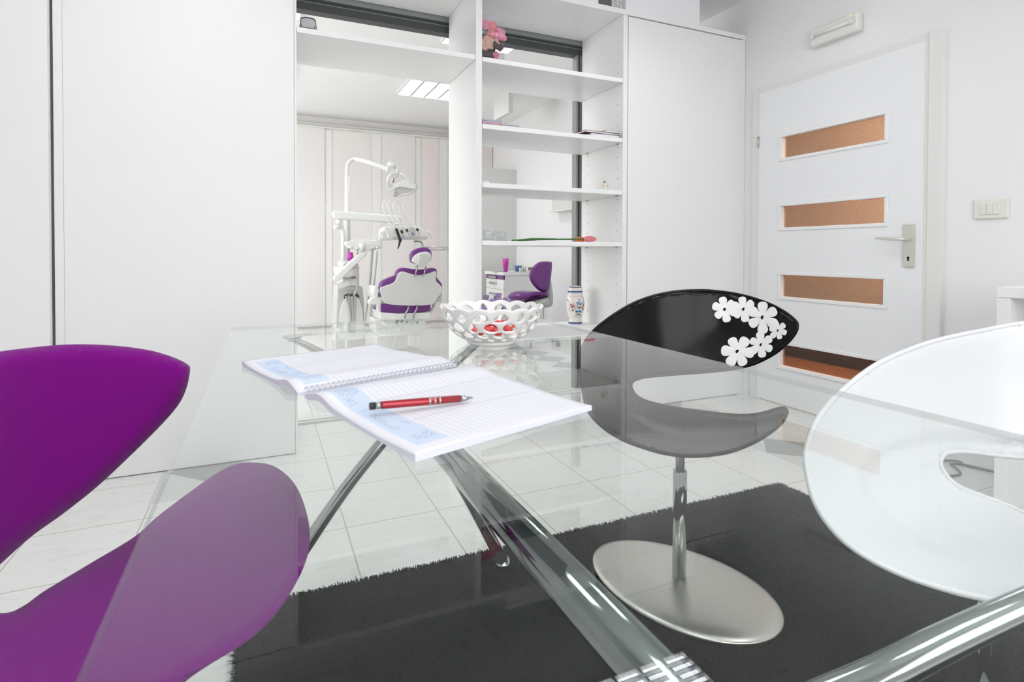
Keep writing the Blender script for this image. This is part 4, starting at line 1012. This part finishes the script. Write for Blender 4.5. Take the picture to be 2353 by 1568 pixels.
stb = [(1205, 694), (1222, 688), (1240, 684), (1260, 682), (1262, 690), (1260, 700), (1235, 703), (1212, 701)]
slabt('seat_pan', stb, ts-.02, .26, .03, M['dgrey'])
b = BM(); tube(b, [(st.x+.03, st.y, .08), (st.x+.03, st.y, .50)], .025, 16); obj('gas_column', b, M['chrome'], t)
for k in range(5):
    a = k*2*PI/5+.3; b = BM(); e = Vector((st.x+.03+.26*math.cos(a), st.y+.26*math.sin(a), .06)); tube(b, [(st.x+.03, st.y, .10), e], [.022, .013], 10); lg = obj('base_arm', b, M['chrome'], t)
    b = BM(); ball(b, e+Vector((0, 0, -.032)), .028, .014, .028, rot=Matrix.Rotation(a, 3, 'Z')); obj('castor', b, M['blackp'], lg)

# ---- dental patient chair, seen from behind
YCH = 4.85
t = thing('dental_chair', 'purple and white dental patient chair seen from behind', 'dental chair', (at(940, 800, Y=YCH).x, YCH+.1, 0))
S3 = lambda L: [(680+x/3.734, 340+y/3.734) for x, y in L]
def prz(name, px, Y, dep, mt, par=None, bev=.012, n=4): return pxprism(name, px, Y, dep, mt, par or t, bev, n)
bo_ = S3([(720, 1215), (722, 1180), (742, 1145), (800, 1115), (850, 1095), (868, 1060), (892, 1036), (935, 1030), (1030, 1043), (1110, 1042), (1165, 1030), (1200, 1036), (1213, 1055), (1212, 1110), (1235, 1140), (1256, 1170), (1258, 1200), (1240, 1240), (1200, 1290), (1160, 1320), (1000, 1330), (800, 1320), (745, 1280)])
prz('backrest_cushion', bo_, YCH+.03, .09, M['vinyl'], bev=.02)
sh_ = S3([(726, 1215), (745, 1195), (840, 1160), (868, 1120), (885, 1080), (915, 1062), (950, 1070), (1000, 1085), (1060, 1092), (1120, 1085), (1170, 1070), (1203, 1064), (1202, 1135), (1225, 1165), (1250, 1192), (1252, 1230), (1215, 1290), (1185, 1335), (1120, 1350), (1000, 1355), (870, 1350), (770, 1335), (748, 1290)])
prz('backrest_shell', sh_, YCH-.01, .05, mat('backrest_shell_grey', 'D3D4D0', .4), bev=.01)
hc_ = S3([(985, 965), (984, 920), (1005, 885), (1050, 862), (1105, 853), (1145, 865), (1166, 895), (1168, 935), (1155, 965), (1110, 985), (1050, 990), (1005, 990)])
prz('headrest_cushion', hc_, YCH-.02, .07, M['vinyl'], bev=.015)
hs_ = S3([(998, 975), (1010, 935), (1045, 908), (1090, 893), (1130, 893), (1158, 912), (1160, 945), (1135, 975), (1090, 992), (1035, 992)])
hs = prz('headrest_shell', hs_, YCH-.04, .03, M['dwhite'], bev=.006)
prz('headrest_bracket', S3([(1062, 912), (1145, 912), (1148, 940), (1135, 1000), (1120, 1022), (1065, 1022), (1048, 1000), (1060, 950)]), YCH-.065, .03, M['dgrey'], hs, bev=.004, n=0)
def rod(name, L, r, Y, mt, par=None, n=6, sc=S3, seg=10):
    b = BM(); P = [at(x, y, Y=Y) for x, y in sc(L)]; P = cr(P, n) if len(P) > 2 else P; tube(b, P, r, seg); return obj(name, b, mt, par or t)
rod('headrest_rod', [(1046, 1005), (1021, 1105)], .007, YCH-.03, M['chrome']); rod('headrest_rod', [(1118, 1015), (1093, 1105)], .007, YCH-.03, M['chrome'])
prz('seat_cushion', S3([(732, 1345), (760, 1338), (900, 1350), (1040, 1352), (1148, 1333), (1153, 1380), (1140, 1402), (1000, 1412), (880, 1420), (760, 1412), (734, 1398)]), YCH+.02, .45, M['vinyl'], bev=.015)
prz('seat_pan', S3([(722, 1412), (880, 1424), (1160, 1412), (1148, 1462), (1120, 1475), (722, 1478)]), YCH, .50, M['dwhite'], bev=.008, n=0)
S1 = lambda L: [(640+x/3.922, 720+y/3.922) for x, y in L]
prz('underframe', S1([(862, 60), (1330, 40), (1318, 160), (1290, 200), (940, 215), (905, 210), (880, 180)]), YCH+.05, .35, M['dwhite'], bev=.01, n=0)
prz('lift_column', S1([(880, 205), (1165, 205), (1165, 330), (890, 330)]), YCH+.1, .25, M['dwhite'], bev=.01, n=0)
cb = at(905, 800, Y=YCH+.2)
b = BM(); lathe(b, [(0, 0), (.30, 0), (.31, .012), (.29, .045), (.2, .07), (0, .075)], (cb.x, YCH+.25, 0), 40, sx=.85, sy=1.25, cap=False); obj('floor_base', b, M['dwhite'], t)
for L in ([(965, 1350), (962, 1385), (940, 1420), (932, 1465)], [(1038, 1345), (1036, 1380), (1015, 1420), (1008, 1462)]): rod('support_rod', L, .008, YCH-.02, M['chrome'])
prz('armrest', S3([(670, 1200), (690, 1188), (704, 1215), (706, 1260), (700, 1295), (672, 1295), (662, 1250)]), YCH+.04, .30, M['dwhite'], bev=.01)
prz('armrest_bracket', S3([(625, 1320), (650, 1290), (735, 1285), (730, 1420), (700, 1400), (700, 1345), (625, 1345)]), YCH+.04, .08, M['dwhite'], bev=.006, n=0)
prz('armrest', S3([(1228, 1240), (1250, 1230), (1256, 1265), (1250, 1322), (1200, 1325), (1205, 1290), (1225, 1285)]), YCH+.04, .30, M['dgrey'], bev=.006, n=0)
rod('armrest_bracket', [(1195, 1310), (1178, 1370), (1150, 1410)], .014, YCH+.06, M['dgrey'])
prz('thigh_cushion', S3([(706, 1238), (730, 1250), (748, 1278), (706, 1280)]), YCH+.3, .2, mat('pale_violet_vinyl', 'B98CC8', .3), bev=.004, n=0)
# foot control
t = thing('foot_control', 'chrome wire foot control standing on the floor by the dental chair', 'foot control', (at(925, 812, Z=.0).x, 4.35, 0))
ff = at(925, 806, Z=.02); ff.y = 4.35
b = BM(); lathe(b, [(0, 0), (.10, 0), (.105, .012), (.07, .03), (0, .034)], (ff.x, ff.y, 0), 28, cap=False); obj('body', b, M['dgrey'], t)
b = BM(); tube(b, [(ff.x+.09*math.cos(q), ff.y+.06*math.sin(q), .05+.03*math.sin(q)) for q in np.linspace(0, 2*PI, 25)[:-1]], .005, 8, closed=True); tube(b, [(ff.x-.09, ff.y, .05), (ff.x-.115, ff.y, .11), (ff.x-.095, ff.y, .125)], .006, 8); obj('wire_loop', b, M['chrome'], t)

# ---- dental unit: body, spittoon, lamp post
YU = 5.35
S7 = lambda L: [(740+x/7.127, 540+y/7.127) for x, y in L]
ub = at(800, 806, Z=0.)
t = thing('dental_unit', 'white dental unit with spittoon, lamp post and hoses left of the patient chair', 'dental unit', (at(805, 790, Y=YU).x, YU+.1, 0))
b = BM()
top_ = [(252, 870), (300, 848), (640, 845), (655, 858)]
def loft(name, rows, mt, par=None, bev=.01):
    """rows: (xl, xr, y) in photo pixels, extruded box-like along Y with rounded corners"""
    L = [(xl, y) for xl, xr, y in rows]+[(xr, y) for xl, xr, y in rows[::-1]]
    return pxprism(name, L, YU, .34, mt, par or t, bev)
loft('body', [(776, 833, 658.5), (774, 836, 690), (772, 838, 740), (771, 840, 790), (772, 839, 808)], M['dgrey'])
prz('front_arch', S7([(288, 1430), (300, 1260), (330, 1130), (380, 1050), (430, 1015), (560, 1015), (610, 1060), (650, 1160), (672, 1300), (680, 1430), (685, 1700), (285, 1700)]), YU-.012, .03, M['dwhite'], bev=.006, n=3)
prz('arch_recess', S7([(358, 1040), (362, 990), (420, 962), (580, 962), (612, 1000), (605, 1040), (560, 1012), (430, 1012), (385, 1045)]), YU-.006, .02, M['dalu'], bev=.002, n=0)
for cx_ in (452, 530):
    p = at(*S7([(cx_, 935)])[0], Y=YU-.006); b = BM(); tube(b, [p+Vector((.022*math.cos(q), 0, .022*math.sin(q))) for q in np.linspace(0, 2*PI, 21)[:-1]], .0035, 8, closed=True); tube(b, [p+Vector((0, -.008, 0)), p+Vector((0, .01, 0))], .012, 12); obj('hose_socket', b, M['dgrey'], t)
for L in ([(440, 990), (445, 1200), (480, 1420), (480, 1600)], [(490, 1000), (500, 1200), (505, 1420), (505, 1600)], [(540, 1000), (530, 1200), (522, 1420), (520, 1600)], [(385, 1000), (420, 1100), (460, 1300), (465, 1600)]):
    rod('suction_hose', L, .009, YU-.025, M['hose'], sc=S7)
loft('upper_body', [(786, 820, 600), (787, 826, 630), (783, 826, 658)], M['dwhite'], bev=.015)
p = at(792, 612, Y=YU+.10); b = BM(); R_ = 28*5.3/F
lathe(b, [(R_*.35, -.10), (R_*.8, -.085), (R_*.97, -.05), (R_, 0), (R_*.96, .0), (R_*.9, -.035), (R_*.5, -.06), (0, -.065)], (p.x, YU-.02, p.z), 40, cap=False); obj('spittoon_bowl', b, M['ceramic'], t)
rod('chrome_bar', [(330, 697), (560, 697)], .011, YU-.06, M['chrome'], sc=S7)
prz('cup_filler', S7([(358, 425), (505, 425), (510, 455), (440, 480), (365, 478)]), YU-.03, .08, M['dwhite'], bev=.004, n=0)
# lamp post and arm
pw0, pw1 = at(798.5, 602, Y=YU+.12), at(798.5, 404, Y=YU+.12)
b = BM(); tube(b, [pw0, pw1], .0265, 20); post = obj('lamp_post', b, M['dwhite'], t)
L = S3([(440, 240), (438, 190), (445, 145), (470, 110), (505, 98), (560, 108), (640, 130), (790, 182)])
b = BM(); tube(b, cr([at(x, y, Y=YU+.12-.25*max(0, i-4)/3) for i, (x, y) in enumerate(L)], 6), .018, 16); obj('lamp_arm', b, M['dwhite'], t)
YL = YU-.15
rod('joint', [(790, 130), (850, 165)], .022, YL, M['dwhite']); rod('joint', [(775, 182), (800, 185)], .026, YL, M['dwhite'])
rod('joint', [(868, 160), (868, 225)], .020, YL, M['dwhite'])
# lamp head
o = rod('lamp_yoke', [(880, 222), (830, 222), (800, 245), (790, 285), (795, 310), (840, 340)], .013, YL, M['dwhite'])
rod('lamp_yoke', [(880, 222), (925, 240), (955, 275), (968, 305)], .013, YL+.02, M['dwhite'])
prz('lamp_motor', S3([(833, 228), (890, 228), (880, 250), (855, 268), (836, 260)]), YL-.02, .05, M['dgrey'], bev=.003, n=0)
rod('lamp_handle', [(845, 265), (832, 300)], .004, YL, M['blackp'])
prz('lamp_housing', S3([(840, 340), (875, 305), (925, 278), (960, 285), (985, 310), (1030, 325), (1035, 345), (1000, 350), (900, 335), (850, 350)]), YL-.06, .14, M['dwhite'], bev=.012)
prz('lamp_reflector', S3([(850, 350), (900, 338), (1000, 350), (1028, 345), (990, 372), (930, 385), (880, 405), (858, 400)]), YL-.04, .10, M['dgrey'], bev=.006)
prz('lamp_window', S3([(825, 355), (860, 400), (920, 408), (980, 395), (1025, 362), (1000, 400), (930, 415), (860, 410)]), YL-.05, .12, M['acry'], bev=.003, n=0)
rod('lamp_handle', [(1030, 310), (1036, 340), (1010, 358)], .012, YL-.07, M['dgrey']); rod('lamp_handle', [(788, 285), (795, 320), (812, 330)], .014, YL-.02, M['dgrey'])
rod('lamp_handle', [(850, 375), (838, 400), (852, 415), (864, 402), (858, 380)], .006, YL-.05, M['chrome'])
# swing arm
prz('swing_arm', S3([(312, 545), (330, 538), (470, 548), (700, 566), (880, 580), (912, 590), (912, 625), (895, 640), (850, 645), (470, 618), (360, 615), (330, 600), (314, 575)]), YU-.03, .09, M['dwhite'], bev=.02, n=0)
rod('swing_pivot', [(370, 615), (368, 660)], .028, YU+.01, M['dwhite']); rod('swing_pivot', [(350, 665), (352, 700)], .032, YU+.01, M['dwhite'])
rod('swing_column', [(385, 670), (405, 740), (407, 850), (405, 975)], .022, YU+.03, M['dwhite'])
# assistant tray with hoses
YT = YU-.15
prz('assistant_tray', S7([(380, 128), (400, 108), (610, 68), (640, 90), (700, 72), (960, 98), (975, 130), (990, 212), (960, 222), (780, 268), (600, 248), (500, 228), (440, 214), (405, 170)]), YT, .14, M['dwhite'], bev=.006, n=0)
prz('tray_arm', S7([(655, 262), (700, 262), (732, 300), (725, 335), (660, 390), (320, 725), (270, 768), (215, 765), (182, 725), (200, 680), (560, 350), (640, 285)]), YT-.02, .09, M['dwhite'], bev=.012, n=0)
rod('tray_pivot', [(655, 130), (655, 260)], .028, YT-.01, M['dwhite'], sc=S7)
rod('arm_knob', [(238, 850), (290, 840), (360, 810), (440, 785)], .03, YT+.08, M['dwhite'], sc=S7)
for L, r, mk in (([(825, 230), (815, 400), (770, 900), (735, 1150), (700, 1400)], .0105, 'hose'), ([(908, 262), (870, 650), (835, 950), (810, 1150), (785, 1400)], .006, 'hose'), ([(582, 230), (580, 330)], .008, 'hose'), ([(578, 475), (575, 800), (560, 900), (520, 1000)], .008, 'hose')):
    rod('suction_hose', L, r, YT-.0, M[mk], sc=S7)
for x, y in ((470, 200), (582, 215), (825, 212), (912, 205)):
    rod('hose_holder', [(x, y-12), (x, y+22)], .018, YT-.01, M['dwhite'], sc=S7)
# delivery head
t = thing('instrument_delivery_head', 'white dental delivery tray with four whip arm instruments over the patient chair', 'dental instrument tray', (at(930, 540, Y=5.2).x, 5.2, at(930, 551, Y=5.1).z))
YH = 5.1
S8 = lambda L: [(860+x/5.406, 350+y/5.406) for x, y in L]
dl = prz('tray_body', S8([(105, 975), (130, 925), (250, 912), (560, 925), (610, 950), (650, 1010), (665, 1052), (660, 1082), (140, 1092), (100, 1072)]), YH, .20, M['dwhite'], bev=.012, n=0)
prz('tray_front_lip', S8([(225, 1050), (665, 1042), (660, 1075), (230, 1085)]), YH-.012, .02, M['dgrey'], bev=.003, n=0)
p = at(*S8([(478, 1010)])[0], Y=YH-.012)
lb_ = pxprism('badge', S8([(440, 935), (470, 925), (500, 955), (518, 1040), (480, 1045), (450, 1000)]), YH-.005, .01, M['dgrey'], t, .002, 3)
b = BM(); box(b, p.x-.012, p.x+.012, p.y-.003, p.y-.001, p.z-.003, p.z+.003); box(b, p.x-.004, p.x+.004, p.y-.0032, p.y-.0008, p.z-.009, p.z+.009); obj('emblem', b, M['blueseal'], lb_)
for base, loop, end, hp_ in (((205, 912), [(150, 800), (106, 700), (103, 650), (112, 618), (130, 608), (150, 635)], (270, 950), [(270, 950), (320, 1085), (318, 1110), (300, 1180), (288, 1200)]),
                             ((268, 912), [(220, 780), (178, 670), (178, 630), (203, 608), (230, 630), (260, 740)], (340, 978), [(340, 980), (372, 1058)]),
                             ((330, 912), [(280, 800), (240, 700), (238, 640), (262, 615), (288, 650), (340, 800)], (403, 965), [(405, 968), (430, 1020), (448, 1070)]),
                             ((470, 915), [(420, 810), (370, 710), (365, 660), (385, 626), (412, 655), (470, 800)], (533, 958), [(535, 960), (560, 1010), (602, 1102)])):
    w_ = rod('whip_arm', [base]+loop[:-1], [.0075, .0065, .006, .0055], YH+.03, M['dwhite'], sc=S8)
    rod('instrument_cord', [loop[-2], loop[-1], end], .004, YH-.03, M['dwhite'], w_, sc=S8)
    blk = hp_[0][0] == 270
    P = [at(x, y, Y=YH-.05) for x, y in S8(hp_)]; b = BM()
    if blk: tube(b, cr(P, 5), [.012, .013, .012, .006, .003], 12)
    else: tube(b, cr(P, 5) if len(P) > 2 else P, [.009, .0085, .006, .003], 12)
    hd = obj('handpiece', b, M['blackp'] if blk else M['steel'], w_)
    if not blk:
        b = BM(); tube(b, [P[0]+(P[0]-P[1]).normalized()*.01, P[0].lerp(P[1], .35)], .0105, 12); obj('handpiece_collar', b, M['blackp'], hd)
rod('grip', [(110, 990), (140, 985), (190, 1060)], .014, YH-.03, M['dwhite'], sc=S8); rod('grip', [(655, 985), (680, 1000), (722, 1060)], .013, YH-.02, M['dwhite'], sc=S8)
rod('grip', [(85, 985), (75, 1040), (65, 1100)], .010, YH+.0, M['dwhite'], sc=S8)
rod('tray_neck', [(300, 905), (300, 870)], .03, YH+.12, M['dwhite'], sc=S8)
rod('towel_hook', [(490, 1108), (540, 1108), (580, 1115), (600, 1150), (605, 1180)], .008, YH+.05, M['chrome'], sc=S8)
rod('tray_rail', [(610, 1178), (930, 1178)], .006, YH+.1, M['steel'], sc=S8); rod('tray_rail', [(690, 1208), (930, 1212)], .008, YH+.1, M['steel'], sc=S8)
boxp = at(*S8([(905, 1195)])[0], Y=YH+.1); boxo('rail_end', boxp.x-.03, boxp.x+.012, YH+.09, YH+.11, boxp.z-.02, boxp.z+.018, M['dgrey'], t)
# pink cup
pcup = at(805.5, 597.5, Y=YU-.0); pt_ = at(805.5, 599.7, Y=YU).z
b = BM(); lathe(b, [(0, 0), (.031, 0), (.024, .078), (.022, .078), (.028, .004), (0, .004)], (pcup.x, YU+.01, at(805, 599.3, Y=YU+.01).z), 24, cap=False)
tag(obj('rinse_cup', b, M['magenta']), 'bright magenta rinsing cup standing on the dental unit', 'cup')
